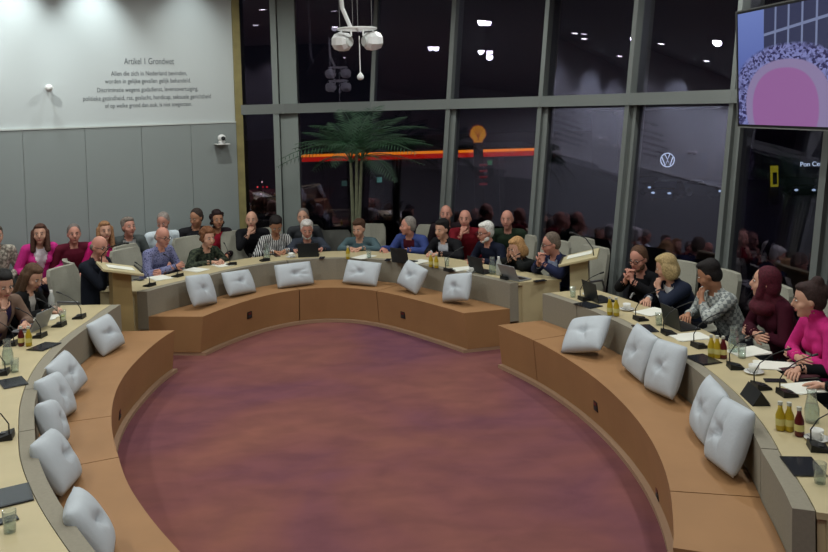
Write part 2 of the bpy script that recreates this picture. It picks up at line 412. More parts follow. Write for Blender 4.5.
# ------------------------------------------------------------------ cushions
cush_m = mat('cushion_fabric', (182, 188, 194), rough=.8, spec=.25, noise=.04, nscale=8, bump=.12, bscale=60)
def cushion_mesh(w=.47, h=.43, th=.085, seed=0):
    r = random.Random(seed); n = 20; bm = nb(); G = {}
    cre = [(r.uniform(0, 2*PI)) for _ in range(5)]
    for side in (1, -1):
        for i in range(n+1):
            for j in range(n+1):
                u = i/n*2-1; v = j/n*2-1
                edge = (1-abs(u)**2.6)*(1-abs(v)**2.6)
                rr = math.hypot(u, v)
                t = th*max(0, edge)**.45
                t -= th*.72*math.exp(-(rr/.17)**2)
                a = math.atan2(v, u)
                for c in cre: t -= th*.17*math.exp(-((math.sin((a-c)/2))/.09)**2)*math.exp(-((rr-.33)/.3)**2)
                pin = 1-.045*(abs(u)**2*(1-abs(v)**2)+abs(v)**2*(1-abs(u)**2))
                p = Vector((u*w/2*pin*(1-.055*v*v*u*u), side*max(t, 0), v*h/2*pin*(1-.055*u*u*v*v)))
                if i in (0, n) or j in (0, n):
                    if side == -1: continue
                    p.y = 0; G[1, i, j] = G[-1, i, j] = bm.verts.new(p)
                else: G[side, i, j] = bm.verts.new(p)
        for i in range(n):
            for j in range(n):
                try: bm.faces.new([G[side, a, b] for a, b in ((i, j), (i+1, j), (i+1, j+1), (i, j+1))][::side])
                except KeyError: pass
    return bm
def cushion_mesh2(**k):
    # front first needs the shared border vertices
    return cushion_mesh(**k)
CUSH = [  # px, py, segment, d, lean, roll, yaw, size w,h, label
 (201.5, 289, 'back', .35, 24, 7, 0, .46, .43, 'pale cushion at the left end of the back bench, turned slightly on its corner'),
 (239, 278.5, 'back', .36, 30, 4, 0, .50, .36, 'pale cushion second from the left on the back bench'),
 (295, 271, 'back', .37, 28, -1, 0, .56, .36, 'pale wide cushion on the back bench below the white-haired man'),
 (355, 271.5, 'back', .37, 28, 2, 0, .58, .36, 'pale wide cushion on the back bench below the man in the teal shirt'),
 (408, 276.5, 'back', .35, 26, 14, 4, .45, .38, 'pale tilted cushion on the back bench below the man in the blue blazer'),
 (454, 286.5, 'back', .35, 26, -12, 4, .46, .38, 'pale cushion at the right end of the back bench'),
 (586, 331, 'right', .33, 48, -20, 14, .50, .44, 'pale cushion alone near the far end of the right bench'),
 (640, 352, 'right', .37, 20, 4, 0, .48, .45, 'pale cushion half hidden behind another, middle of the right bench'),
 (665, 369, 'right', .27, 22, -6, 6, .48, .47, 'pale cushion leaning in front of its neighbour, middle of the right bench'),
 (709, 409, 'right', .37, 20, 2, 0, .47, .44, 'pale cushion fifth along the right bench, behind the nearest one'),
 (735, 437, 'right', .30, 22, -6, 10, .47, .47, 'pale cushion nearest to the cut end of the right bench'),
 (102, 331, 'left', .33, 28, -4, -14, .50, .46, 'pale cushion at the far end of the left bench beside the lectern'),
 (66, 371, 'left', .30, 30, -10, -22, .48, .44, 'pale cushion leaning forward, second from the far end of the left bench'),
 (48, 394, 'left', .36, 26, 6, -18, .50, .46, 'pale cushion third from the far end of the left bench'),
 (41, 421, 'left', .40, 22, 14, -12, .42, .42, 'pale cushion mostly hidden, fourth from the far end of the left bench'),
 (49, 459, 'left', .34, 30, 8, -16, .56, .48, 'pale long cushion slumped against the left backrest below the hidden one'),
 (86, 523, 'left', .32, 30, 6, -16, .56, .48, 'pale cushion nearest to the camera on the left bench')]
for k, (px, py, sg, d, lean, roll, yaw, w, h, lab) in enumerate(CUSH):
    p = on_z(px, py, .66); d, s = ring_d(p); d = min(max(d, .24), .40); o = out_dir(s)
    kk = .80 if sg == 'left' else .93; me_b = cushion_mesh(w*kk, h*kk, .08, seed=k); me_b.normal_update()
    o_ = obj('cushion', me_b, cush_m, None, True); tag(o_, lab, 'cushion', 'pale tufted cushions on the benches')
    az = math.atan2(o.y, o.x)-PI/2+R(yaw)
    rot = Matrix.Rotation(az, 3, 'Z') @ Matrix.Rotation(-R(lean), 3, 'X') @ Matrix.Rotation(R(roll), 3, 'Y')
    lo = min((rot@v.co).z for v in o_.data.vertices)
    pos = rp(s, d, .458-lo)
    o_.location = pos; o_.rotation_euler = rot.to_euler()
# ------------------------------------------------------------------ chairs
chair_m = mat('chair_fabric', (152, 150, 138), rough=.85, spec=.2, noise=.04, nscale=50)
chair_d = mat('chair_fabric_dark', (88, 88, 84), rough=.85, spec=.2)
metal_m = mat('brushed_metal', (150, 150, 150), rough=.35, metal=.9)
def make_chair(name, label, fm, top=1.0):
    t = thing(name, label, 'chair')
    bm = nb(); box(bm, (0, .02, .44), (.50, .50, .09), bev=.03); obj('seat', bm, fm, t)
    rows = []
    for k in range(9):
        z = .47+(top-.47)*k/8; w = .235+.015*math.sin(PI*k/8)-(.03 if k == 8 else 0); y = -.24-.11*(k/8)**1.3; cu2 = .035
        rows.append([Vector((w*u, y-cu2*(1-u*u)+cu2, z)) for u in np.linspace(-1, 1, 7)]+[Vector((w*u*.98, y-cu2*(1-u*u)+cu2-.055, z+.002)) for u in np.linspace(1, -1, 7)])
    bm = nb(); loft(bm, rows); soft(bm, .012); obj('backrest', bm, fm, t)
    for sx in (-1, 1):
        bm = nb(); tube(bm, [(sx*.25, -.2, .44), (sx*.285, -.2, .55), (sx*.285, -.16, .66), (sx*.285, .12, .665), (sx*.285, .16, .62)], .014); obj('armrest', bm, metal_m, t)
    bm = nb(); lathe(bm, [(.03, .07), (.03, .40)], seg=12); obj('column', bm, metal_m, t)
    bm = nb()
    for k in range(5):
        a = k*2*PI/5; capsule(bm, (0, 0, .085), (.29*math.cos(a), .29*math.sin(a), .055), .022, .015, seg=8)
        ellipsoid(bm, (.29*math.cos(a), .29*math.sin(a), .028), (.018, .03, .028), seg=8)
    obj('base', bm, black_m, t)
    return t
ch_a = make_chair('conference_chair', 'x', chair_m); ch_b = make_chair('visitor_chair', 'x', chair_d, .90)
USED = {}
def chair(kind, p, face, label, group):
    first = {'a': ch_a, 'b': ch_b}[kind]; rz = math.atan2(face.y, face.x)-PI/2
    if kind not in USED:
        USED[kind] = 1; o = first; o.location = (p.x, p.y, 0); o.rotation_euler = (0, 0, rz); o['label'] = label; o['group'] = group; return o
    return dup(first, (p.x, p.y, 0), rz, label, group)
# ------------------------------------------------------------------ lights
lamp_e = emis('lamp_disc', (255, 250, 240), 14)
trim_w = mat('lamp_ring', (220, 220, 218), rough=.4)
def downlight(x, y, power, label, size=.075, spot=None, aim=None, col=(.97, 1, .95), blend=.6):
    t = thing('ceiling_lamp', label, 'lamp', (x, y, CEIL), 0, 'round downlights in the ceiling')
    bm = nb(); lathe(bm, [(size+.02, -.012), (size+.02, 0), (size, 0), (size, -.012)], seg=20, caps=False); obj('lamp_ring', bm, trim_w, t)
    bm = nb(); lathe(bm, [(size, -.008), (size, -.004)], seg=20); obj('lamp_disc', bm, lamp_e, t)
    l = bpy.data.lights.new('lamp_light', 'SPOT'); l.energy = power; l.color = col; l.shadow_soft_size = size
    l.spot_size = R(spot or 120); l.spot_blend = blend
    lo = bpy.data.objects.new('lamp_light', l); C.objects.link(lo); lo.location = (x, y, CEIL-.03)
    d = Vector(aim) if aim else Vector((0, 0, -1)); lo.rotation_euler = d.to_track_quat('-Z', 'Y').to_euler()
LI = 1.75
for x, y in ((-5.2, 9.9), (-2.6, 11.1), (.6, 10.9), (3.0, 8.7), (-3.6, 7.6), (.2, 7.2), (-4.6, 4.2), (-1.2, 4.0), (2.9, 5.2), (-7.2, 6.0), (-3.4, .8), (1.8, 1.2)):
    downlight(x, y, 125*LI, 'round white downlight in the ceiling over the council room', spot=165, blend=.7)
for px in (-60, 14, 92, 188):
    p = on_plane(px, 40, W0, WN)+WN*.6
    downlight(p.x, p.y, (70 if px < 150 else 22)*LI, 'round white wall washer in the ceiling beside the lettered wall', size=.06, spot=72, aim=(-WN*.50+Vector((0, 0, -1))), col=(.90, 1, 1), blend=1)
for x in (-7.4, -5.6): downlight(x, -2.3, 110*LI, 'round white downlight in the ceiling over the council room', spot=120, blend=.8)
w = bpy.data.worlds.new('night'); sc.world = w; w.use_nodes = True
bgn = w.node_tree.nodes['Background']; bgn.inputs[0].default_value = (.02, .025, .045, 1); bgn.inputs[1].default_value = .12
sc.view_settings.view_transform = 'Standard'; sc.view_settings.look = 'None'; sc.view_settings.exposure = 0; sc.view_settings.gamma = 1
sc.view_settings.use_curve_mapping = False
sc.cycles.use_denoising = True; sc.cycles.max_bounces = 8; sc.cycles.sample_clamp_indirect = 4; sc.cycles.caustics_reflective = False; sc.cycles.caustics_refractive = False
sc.cycles.transparent_max_bounces = 12
# ------------------------------------------------------------------ people
SK = {'fair': (196, 150, 128), 'pink': (190, 135, 118), 'tan': (165, 118, 92), 'dark': (92, 62, 48)}
eye_w = mat('eye_white', (215, 210, 205), rough=.3); eye_d = mat('eye_iris', (40, 30, 25), rough=.3)
glasses_m = mat('glasses_frame', (30, 28, 28), rough=.4)
def hand_bits(bm, wrist, d, n, s, curl, sgn, mi):
    """five separate fingers; d: direction wrist to fingers, n: palm normal, sgn +1 when the thumb is on the +x side"""
    d = d.normalized(); n = (n-d*n.dot(d)).normalized(); x = d.cross(n)*sgn
    for k, (off, ln, r) in enumerate(((.030, .072, .0092), (.010, .082, .0095), (-.011, .076, .0092), (-.031, .060, .0082))):
        a = wrist+d*.088*s+x*off*s; c1 = curl*(.5+.06*k); c2 = curl*(1.15+.05*k); c3 = curl*1.7
        d1 = d*math.cos(c1)+n*math.sin(c1); d2 = d*math.cos(c2)+n*math.sin(c2); d3 = d*math.cos(c3)+n*math.sin(c3)
        b = a+d1*ln*.45*s; c = b+d2*ln*.32*s; e = c+d3*ln*.23*s
        capsule(bm, a-d*.012*s, b, r*s, r*.95*s, seg=7, cap=2, mi=mi); capsule(bm, b, c, r*.95*s, r*.88*s, seg=7, cap=2, mi=mi); capsule(bm, c, e, r*.88*s, r*.75*s, seg=7, cap=2, mi=mi)
    a = wrist+d*.030*s+x*.030*s; dd = (d*.75+x*.62+n*.25).normalized(); b = a+dd*.040*s; c = b+(d*.9+x*.2+n*.4).normalized()*.030*s
    capsule(bm, a, b, .0125*s, .011*s, seg=7, cap=2, mi=mi); capsule(bm, b, c, .011*s, .0088*s, seg=7, cap=2, mi=mi)
def person(label, group, base, face, H, s=1.06, skin='fair', top=(60, 60, 70), top2=None, pat=None, jacket=None, bottom=(35, 36, 42), pose='table', hair='short', haircol=(70, 55, 45),
           look=(0, 0, 0), glasses=False, beard=False, female=False, hipz=.5, shirtw=.28, tz=.745, long_sleeve=True, lapel=False, scarf=None, lean_side=0):
    """base: plan point under the hips; face: plan direction; H: head centre in the local frame (x right, y forward, z up)"""
    root = thing('person', label, 'person', (base.x, base.y, 0), math.atan2(face.y, face.x)-PI/2, group)
    skm = mat('skin_'+skin, SK[skin], rough=.55, spec=.35); V = Vector
    key = '%d_%d_%d' % tuple(top)
    topm = mat('cloth_%s_%s' % (key, pat or ''), top, rough=.85, spec=.15, col2=top2, kind=pat if top2 else None, nscale={'voronoi': 45, 'checker': 28, 'wave': 12}.get(pat, 30), noise=0 if top2 else .08, bump=.15, bscale=90)
    jk = mat('jacket_%d_%d_%d' % tuple(jacket), jacket, rough=.8, spec=.2, noise=.08, nscale=15, bump=.15, bscale=80) if jacket else None
    bot = mat('trousers_%d_%d_%d' % tuple(bottom), bottom, rough=.85, spec=.2); shoe = mat('shoe', (22, 20, 20), rough=.4)
    H = V(H); hip = V((0, 0, hipz)); v = H-hip; L = v.length
    s_ = s
    yaw, pit, rol = [R(a) for a in look]
    HR = Matrix.Rotation(-yaw, 3, 'Z') @ Matrix.Rotation(-pit, 3, 'X') @ Matrix.Rotation(rol, 3, 'Y')
    neckb = H+V((0, -.055, -.155))*s_; neckb.y -= .02
    spine = (neckb-hip).normalized(); fwd = V((0, 1, 0)); fwd = (fwd-spine*fwd.dot(spine)).normalized(); rt = V((1, 0, 0))
    sw = (.155 if female else .175)*s_
    chest = neckb-spine*.13*s_; mid = hip.lerp(neckb, .45)-fwd*.015
    prim = []   # (label, function)
    src = nb(); lab = []
    def P(l, f, *a, **k):
        n0 = len(src.verts)
        if f is capsule: k['mid'] = .03
        f(src, *a, **k); lab.extend([l]*(len(src.verts)-n0))
    P('bottom', ellipsoid, hip+V((0, 0, -.0)), V((.175, .13, .115))*s_)
    P('top', capsule, hip+V((0, 0, .05)), mid, (.150*s_, .115*s_), (.150*s_, .110*s_), rt, 16)
    P('top', capsule, mid, chest, (.150*s_, .110*s_), ((.158 if female else .172)*s_, .112*s_), rt, 16)
    P('top', capsule, chest, neckb-spine*.045*s_, ((.150 if female else .165)*s_, .105*s_), (.105*s_, .075*s_), rt, 16)
    if female:
        for sx in (-1, 1): P('top', ellipsoid, chest+rt*.07*sx*s_+fwd*.075*s_-spine*.03, V((.062, .055, .06))*s_)
    sh = {}
    for sx in (-1, 1):
        sh[sx] = neckb-spine*.040*s_+rt*sw*sx
        P('top', capsule, neckb-spine*.028*s_+rt*.035*sx, sh[sx], .058*s_, .058*s_)
    nk = 'top' if scarf == 'turtle' else 'skin'
    P(nk, capsule, neckb+spine*.012, H+HR@V((0, -.025, -.075))*s_, .056*s_, .052*s_)
    hd = lambda x, y, z: H+HR@(V((x, y, z))*s_)
    hp = lambda *a, **k: P('skin', *a, **k)
    hp(ellipsoid, hd(0, -.012, .022), V((.076, .096, .098))*s_, HR, 18)
    hp(ellipsoid, hd(0, .022, -.035), V((.060, .066, .078))*s_, HR, 16)
    hp(ellipsoid, hd(0, .058, -.098), V((.030, .026, .022))*s_, HR)
    hp(capsule, hd(0, .084, .012), hd(0, .104, -.028), .010*s_, .015*s_, None, 8)
    hp(ellipsoid, hd(0, .078, -.060), V((.026, .014, .010))*s_, HR, 10)
    for sx in (-1, 1): hp(ellipsoid, hd(.078*sx, -.012, -.008), V((.012, .020, .032))*s_, HR, 8); hp(ellipsoid, hd(.045*sx, .045, -.030), V((.026, .030, .026))*s_, HR, 10)
    # arms
    hands = []
    def arm(sx, elb, wr, hdir, pn, curl=.7):
        P('top', capsule, sh[sx], elb, .056*s_, .046*s_)
        k = wr.lerp(elb, .12)
        P('top' if long_sleeve else 'skin', capsule, elb, k, .046*s_, .035*s_)
        P('skin', capsule, k, wr, .028*s_, .026*s_)
        hdir = V(hdir).normalized(); pn = V(pn); pn = (pn-hdir*pn.dot(hdir)).normalized()
        x, y, z = frame(hdir, pn.cross(hdir))
        P('skin', capsule, wr+hdir*.02*s_, wr+hdir*.075*s_, (.026*s_, .017*s_), (.038*s_, .016*s_), pn.cross(hdir), 12)
        hands.append((wr, hdir, pn, curl, sx))
    S = {k: sh[k].copy() for k in sh}; zt = max(tz, .2)
    ze = max(zt-.02, S[1].z-.24) if tz > .6 else S[1].z-.26
    def a_table(sx, inw=.07, fy=.27, up=.0):
        elb = V((sx*.27*s_+S[sx].x*.0, S[sx].y+.06, ze)); wr = V((sx*inw, S[sx].y+fy, zt+.035+up)); arm(sx, elb, wr, V((-sx*.75, .6, -.05)), V((0, 0, -1)), .55)
    def a_lap(sx):
        elb = V((sx*.26*s_, S[sx].y-.03, S[sx].z-.27)); wr = V((sx*.09, S[sx].y+.20, hipz+.16)); arm(sx, elb, wr, V((-sx*.7, .6, -.15)), V((0, 0, -1)), .6)
    def a_chin(sx, hp_=(.02, .115, -.125)):
        elb = V((sx*.17, S[sx].y+.22, max(zt+.05, H.z-.42))); wr = hd(hp_[0]*sx+.02*sx, hp_[1]+.02, hp_[2]-.06); arm(sx, elb, wr, V((-sx*.35, -.25, .9)), V((-sx*.3, -1, .1)), 1.1)
    def a_clasp(sx, y=.15, z=-.20):
        elb = V((sx*.21, S[sx].y+.15, max(zt+.05, H.z-.45))); wr = H+V((sx*.040, y, z))*s_; arm(sx, elb, wr, V((-sx*.25, -.1, .95)), V((-sx, -.5, 0)), .95)
    def a_cheek(sx):
        elb = V((sx*.20, S[sx].y+.20, max(zt+.05, H.z-.45))); wr = hd(.083*sx, .075, -.125); arm(sx, elb, wr, HR@V((0, -.15, 1)), HR@V((-sx, -.25, 0)), .35)
    def a_cross(sx):
        elb = V((sx*.25*s_, S[sx].y+.08, ze)); wr = V((-sx*.07, S[sx].y+.19+.03*sx, max(zt+.05, S[sx].z-.24)+.02*sx)); arm(sx, elb, wr, V((-sx*.95, .12, .1)), V((0, -1, -.3)), .5)
    A = {'table': (a_table, a_table), 'lap': (a_lap, a_lap), 'chin': (a_table, a_chin), 'chinl': (a_chin, a_table), 'clasp': (a_clasp, a_clasp), 'cheek': (a_cheek, a_cheek), 'cross': (a_cross, a_cross),
         'lapchin': (a_lap, a_chin), 'wide': (lambda sx: a_table(sx, .20, .24), lambda sx: a_table(sx, .20, .24)), 'onearm': (a_table, lambda sx: a_table(sx, .30, .30))}[pose]
    A[0](-1); A[1](1)
    # legs
    for sx in (-1, 1):
        kn = V((sx*.11, .44*s_, hipz+.01)); an = V((sx*.11, .42*s_, .085)); P('bottom', capsule, hip+V((sx*.085, .02, -.01)), kn, .085*s_, .062*s_)
        P('bottom', capsule, kn, an, .060*s_, .042*s_); P('shoe', capsule, V((sx*.11, .40*s_, .042)), V((sx*.12, .40*s_+.17, .036)), (.040, .038), (.036, .030))
    co = np.array([v_.co[:] for v_ in src.verts]); kd = KDTree(len(co))
    for i, c in enumerate(co): kd.insert(c, i)
    kd.balance()
    me = bpy.data.meshes.new('tmp'); src.to_mesh(me); src.free(); o = bpy.data.objects.new('tmp', me); C.objects.link(o)
    md = o.modifiers.new('r', 'REMESH'); md.mode = 'VOXEL'; md.voxel_size = .0135; m2 = o.modifiers.new('s', 'SMOOTH'); m2.factor = .5; m2.iterations = 3
    dg = bpy.context.evaluated_depsgraph_get(); me2 = bpy.data.meshes.new_from_object(o.evaluated_get(dg)); bpy.data.objects.remove(o)
    bm = nb(); bm.from_mesh(me2); bpy.data.meshes.remove(me2); bm.normal_update()
    mats = [skm, topm, bot, shoe, jk or topm, eye_w, eye_d, mat('lips', (150, 80, 75)), mat('brow', tuple(int(c*.6) for c in haircol), rough=.9)]
    idx = {'skin': 0, 'top': 1, 'bottom': 2, 'shoe': 3}
    for f in bm.faces:
        c = f.calc_center_median(); l = lab[kd.find(c)[1]]; k = idx[l]
        if l == 'top' and (c-hip).dot(spine) > (neckb-hip).length-.012*s_ and abs((c-neckb).dot(rt)) < .05*s_ and ((c-neckb).dot(fwd) > -.02) and scarf != 'turtle': k = 0
        if k == 1 and jk:
            q = c-neckb; up = q.dot(spine); fx = abs(q.dot(rt)); fr_ = q.dot(fwd)
            wv = .018+max(0, (up+.36*s_))*shirtw
            if not (fr_ > .02 and fx < wv and up < .0 and lab[kd.find(c)[1]] == 'top' and fx < .085): k = 4
        f.material_index = k
    body_faces = {k: [f for f in bm.faces if f.material_index == k] for k in (1, 2, 4)}
    def shell(name, k, m, off):
        fs = body_faces[k]
        if not fs: return
        nbm = nb(); mp = {}
        for f in fs:
            vs = []
            for v_ in f.verts:
                if v_ not in mp: mp[v_] = nbm.verts.new(v_.co+v_.normal*off)
                vs.append(mp[v_])
            nbm.faces.new(vs)
        ed = [e for e in nbm.edges if len(e.link_faces) == 1]
        r_ = bmesh.ops.extrude_edge_only(nbm, edges=ed); inv = {b.co.to_tuple(5): a for a, b in mp.items()}
        for v_ in [g for g in r_['geom'] if isinstance(g, bmesh.types.BMVert)]:
            a = inv.get(v_.co.to_tuple(5))
            if a: v_.co = a.co-a.normal*.004
        me_ = bpy.data.meshes.new(name); nbm.to_mesh(me_); nbm.free(); me_.materials.append(m)
        for p in me_.polygons: p.use_smooth = True
        return link_mesh(name, me_, root)
    shell('blouse' if female else 'shirt', 1, topm, .007)
    shell('trousers', 2, bot, .007)
    if jk: shell('jacket', 4, jk, .013)
    for wr, hdir, pn, curl, sx in hands: hand_bits(bm, wr, hdir, pn, s_, curl, -sx, 0)
    for sx in (-1, 1):
        ellipsoid(bm, hd(.031*sx, .077, .008), V((.012, .008, .0055))*s_, HR, 8, mi=5); ellipsoid(bm, hd(.031*sx, .083, .008), V((.007, .005, .006))*s_, HR, 8, mi=6)
        capsule(bm, hd(.018*sx, .087, .028), hd(.046*sx, .078, .029), .0045*s_, .003*s_, None, 6, 2, mi=8)
    capsule(bm, hd(-.022, .088, -.064), hd(.022, .088, -.064), .0055*s_, .0055*s_, None, 6, 2, mi=7)
    me_ = bpy.data.meshes.new('body'); bm.to_mesh(me_); bm.free()
    for m_ in mats: me_.materials.append(m_)
    for p in me_.polygons: p.use_smooth = True
    link_mesh('body', me_, root)
    hm = mat('hair_%d_%d_%d' % tuple(haircol), haircol, rough=.75, spec=.3, noise=.35, nscale=60, bump=.5, bscale=120)
    bm = nb(); E = lambda c, r, sg=14: ellipsoid(bm, hd(*c), V(r)*s_, HR, sg)
    def rem(name, bm, m, vox=.011, par=root):
        me = bpy.data.meshes.new('t'); bm.to_mesh(me); bm.free(); o = bpy.data.objects.new('t', me); C.objects.link(o)
        md = o.modifiers.new('r', 'REMESH'); md.mode = 'VOXEL'; md.voxel_size = vox; m2 = o.modifiers.new('s', 'SMOOTH'); m2.factor = .5; m2.iterations = 2
        dg = bpy.context.evaluated_depsgraph_get(); me2 = bpy.data.meshes.new_from_object(o.evaluated_get(dg)); bpy.data.objects.remove(o)
        me2.materials.clear(); me2.materials.append(m); me2.name = name
        for p in me2.polygons: p.use_smooth = True
        return link_mesh(name, me2, par)
    if hair in ('short', 'full', 'bob', 'long', 'curly', 'bun', 'quiff'):
        E((0, -.030, .045), (.084, .094, .090)); E((0, -.052, .0), (.080, .070, .085))
        for sx in (-1, 1): E((.064*sx, -.028, .02), (.022, .048, .045), 10)
    if hair in ('full', 'quiff'): E((0, .0, .098), (.068, .075, .035)); E((0, -.05, .06), (.09, .08, .08))
    if hair == 'quiff': E((.01, .05, .105), (.05, .035, .03))
    if hair in ('bob', 'long', 'bun', 'curly'):
        E((0, .005, .095), (.065, .07, .032))
    if hair == 'bob':
        for sx in (-1, 1): E((.078*sx, -.02, -.03), (.030, .055, .090)); E((.06*sx, -.06, -.05), (.045, .05, .075))
        E((0, -.075, -.03), (.075, .045, .09))
    if hair == 'long':
        for sx in (-1, 1): capsule(bm, hd(.080*sx, -.01, .03), hd(.088*sx, .015, -.20), .030*s_, .034*s_); capsule(bm, hd(.05*sx, -.06, 0), hd(.06*sx, -.065, -.24), .050*s_, .04*s_)
        capsule(bm, hd(0, -.08, .0), hd(0, -.09, -.26), .06*s_, .05*s_)
    if hair == 'curly':
        rr = random.Random(int(H.z*1000))
        for k in range(60):
            ph = rr.uniform(-.9, 1.5); a = rr.uniform(-PI, PI); q = (.088*math.cos(ph)*math.sin(a), -.028+.092*math.cos(ph)*math.cos(a), .03+.10*math.sin(ph) if ph > 0 else .03+.17*math.sin(ph))
            if q[1] > .02 and q[2] < .085: continue
            E(q, (.026, .026, .026), 8)
    if hair == 'bun': E((0, -.075, .12), (.045, .045, .045)); E((0, -.10, .05), (.05, .05, .06))
    if hair == 'fringe':
        E((0, -.075, -.012), (.072, .038, .055))
        for sx in (-1, 1): E((.072*sx, -.035, .0), (.014, .045, .032), 10)
    if hair == 'hijab':
        E((0, -.030, .036), (.100, .102, .100)); E((0, -.05, -.02), (.098, .080, .12)); capsule(bm, hd(0, -.02, -.125), neckb-spine*.06, (.085*s_, .085*s_), (.15*s_, .11*s_), rt)
        for sx in (-1, 1): capsule(bm, hd(.062*sx, .012, .05), hd(.05*sx, .035, -.10), .028*s_, .036*s_)
        E((0, .035, -.145), (.06, .05, .04)); E((0, .0, -.20), (.13, .11, .07))
    if len(bm.verts): rem('headscarf' if hair == 'hijab' else 'hair', bm, hm)
    else: bm.free()
    if beard:
        bm = nb(); E = lambda c, r, sg=12: ellipsoid(bm, hd(*c), V(r)*s_, HR, sg)
        E((0, .048, -.095), (.038, .034, .027)); E((0, .080, -.049), (.024, .012, .008))
        for sx in (-1, 1): E((.048*sx, .018, -.070), (.020, .040, .034))
        rem('beard', bm, mat('beard_%d' % haircol[0], tuple(min(255, int(c*1.05)) for c in haircol), rough=.9, bump=.4, bscale=150), .009)
    if glasses:
        bm = nb()
        for sx in (-1, 1):
            c = [hd((.031+.024*math.cos(a))*sx, .098, .006+.018*math.sin(a)) for a in np.linspace(0, 2*PI, 13)]
            tube(bm, c, .0028*s_, 5); tube(bm, [hd(.055*sx, .096, .01), hd(.079*sx, .0, .008)], .0028*s_, 5)
        tube(bm, [hd(-.008, .099, .008), hd(.008, .099, .008)], .0028*s_, 5)
        obj('glasses', bm, glasses_m, root)
    if lapel:   # white cord or card hung round the neck
        bm = nb(); fr2 = lambda u, x, f: neckb+spine*u+rt*x+fwd*f
        tube(bm, [fr2(-.01, -.06, .03), fr2(-.12, -.04, .125), fr2(-.28, 0, .135)], .006, 6); tube(bm, [fr2(-.01, .06, .03), fr2(-.12, .04, .125), fr2(-.28, 0, .135)], .006, 6)
        obj('lanyard', bm, mat('lanyard', (30, 30, 36)), root)
    return root
def seat_person(px, py, d, label, group, lean=None, turn=0, chairkind='a', chairlabel=None, chair_turn=0, zr=1.1, upright=.70, cd=.10, face=None, hipz=.5, pos=None, **k):
    """head at pixel px,py standing d outside the ring edge; hips behind it, on a chair"""
    h = pos if pos is not None else on_ring(px, py, d, zr)
    s = k.get('s', 1.06); i = near_s(h)
    f = Vector((face[0], face[1], 0)).normalized() if face is not None else -out_dir(i)
    f = Matrix.Rotation(R(turn), 3, 'Z') @ f
    vz = h.z-hipz; L = .72*s
    y = math.sqrt(max(.0, L*L-vz*vz)) if vz < L else .03
    y = min(max(y, .04), .28) if lean is None else lean
    base = Vector((h.x, h.y, 0))-f*y
    person(label, group, base, f, (0, y, h.z), hipz=hipz, **k)
    if chairkind: 
        fc = Matrix.Rotation(R(chair_turn), 3, 'Z') @ f
        chair(chairkind, base-f*cd, fc, chairlabel or 'x', 'light high-backed chairs at the tables' if chairkind == 'a' else 'dark visitor chairs behind the tables')
GA = 'people seated at the curved tables'; GB = 'people seated in the second row behind the tables'
A_ = dict(group=GA)
seat_person(100, 247, 1.21, 'bald person with glasses in a black jacket, fist at the mouth, beside the left lectern', pose='chin', hair='fringe', haircol=(120, 112, 105), glasses=True, top=(28, 32, 42), skin='pink', look=(10, 12, 0), chairlabel='grey chair of the bald person in black beside the left lectern', **A_)
seat_person(163, 237, 1.21, 'balding person with glasses in a blue patterned shirt, arms crossed on the table', pose='cross', hair='fringe', haircol=(140, 132, 125), glasses=True, top=(58, 62, 98), top2=(120, 122, 158), pat='voronoi', skin='pink', look=(8, 10, 0), chairlabel='light chair under the person in the blue patterned shirt', **A_)
seat_person(208, 238, 1.21, 'person with curly brown hair in a dark green patterned blouse, hands folded on the table', pose='table', hair='curly', haircol=(110, 72, 48), female=True, top=(34, 42, 36), top2=(70, 76, 62), pat='noise', skin='fair', look=(5, 8, 0), chairkind=None, **A_)
seat_person(276, 226, 1.30, 'dark-haired person in a black and white patterned top looking down at a phone', pose='table', hair='full', haircol=(30, 24, 24), female=True, top=(20, 20, 22), top2=(205, 205, 205), pat='wave', skin='tan', look=(5, 32, 0), chairlabel='chair under the person in black and white', **A_)
seat_person(307, 230, 1.26, 'white-haired bearded person in a slate jacket behind a dark laptop', pose='wide', hair='full', haircol=(205, 200, 196), beard=True, top=(20, 22, 28), jacket=(62, 68, 80), skin='pink', look=(0, 15, 0), chairlabel='rounded grey chair of the white-haired person at the back', **A_)
seat_person(358.5, 229, 1.26, 'brown-haired person in a teal grey shirt smiling down, wristwatch on the table', pose='table', hair='quiff', haircol=(72, 50, 38), top=(82, 102, 108), skin='fair', look=(8, 14, 0), chairlabel='light chair of the person in the teal shirt', **A_)
seat_person(407.5, 226, 1.28, 'grey-haired person in a blue blazer over a maroon jumper, head turned aside', pose='onearm', hair='short', haircol=(130, 124, 118), top=(72, 22, 32), jacket=(58, 72, 128), skin='pink', look=(48, 2, 0), shirtw=.24, chairlabel='light chair behind the person in the blue blazer', **A_)
seat_person(441.5, 229.5, 1.24, 'young black-haired person in a black suit and open white shirt', pose='table', hair='full', haircol=(20, 18, 18), top=(190, 192, 200), jacket=(22, 22, 26), skin='fair', look=(0, 10, 0), chairlabel='light chair behind the person in the black suit', **A_)
seat_person(485, 232.5, 1.24, 'white-haired bearded person with glasses in a navy jumper', pose='table', hair='full', haircol=(210, 208, 204), beard=True, glasses=True, top=(24, 28, 44), skin='pink', look=(10, 8, 0), chairlabel='light chair behind the white-haired person in navy', **A_)
seat_person(516.5, 248, 1.18, 'blond person in black resting the face in both hands', pose='cheek', hair='bob', haircol=(172, 132, 88), female=True, top=(24, 26, 26), skin='fair', look=(10, 20, 0), chairlabel='light chair of the blond person with face in hands', **A_)
seat_person(550.5, 244, 1.18, 'grey-haired person with glasses in a navy suit, hands clasped before the chin', pose='clasp', hair='short', haircol=(98, 86, 76), glasses=True, top=(140, 150, 175), jacket=(34, 40, 70), skin='pink', look=(22, 12, 0), chairlabel='light chair of the person in the navy suit by the right lectern', **A_)
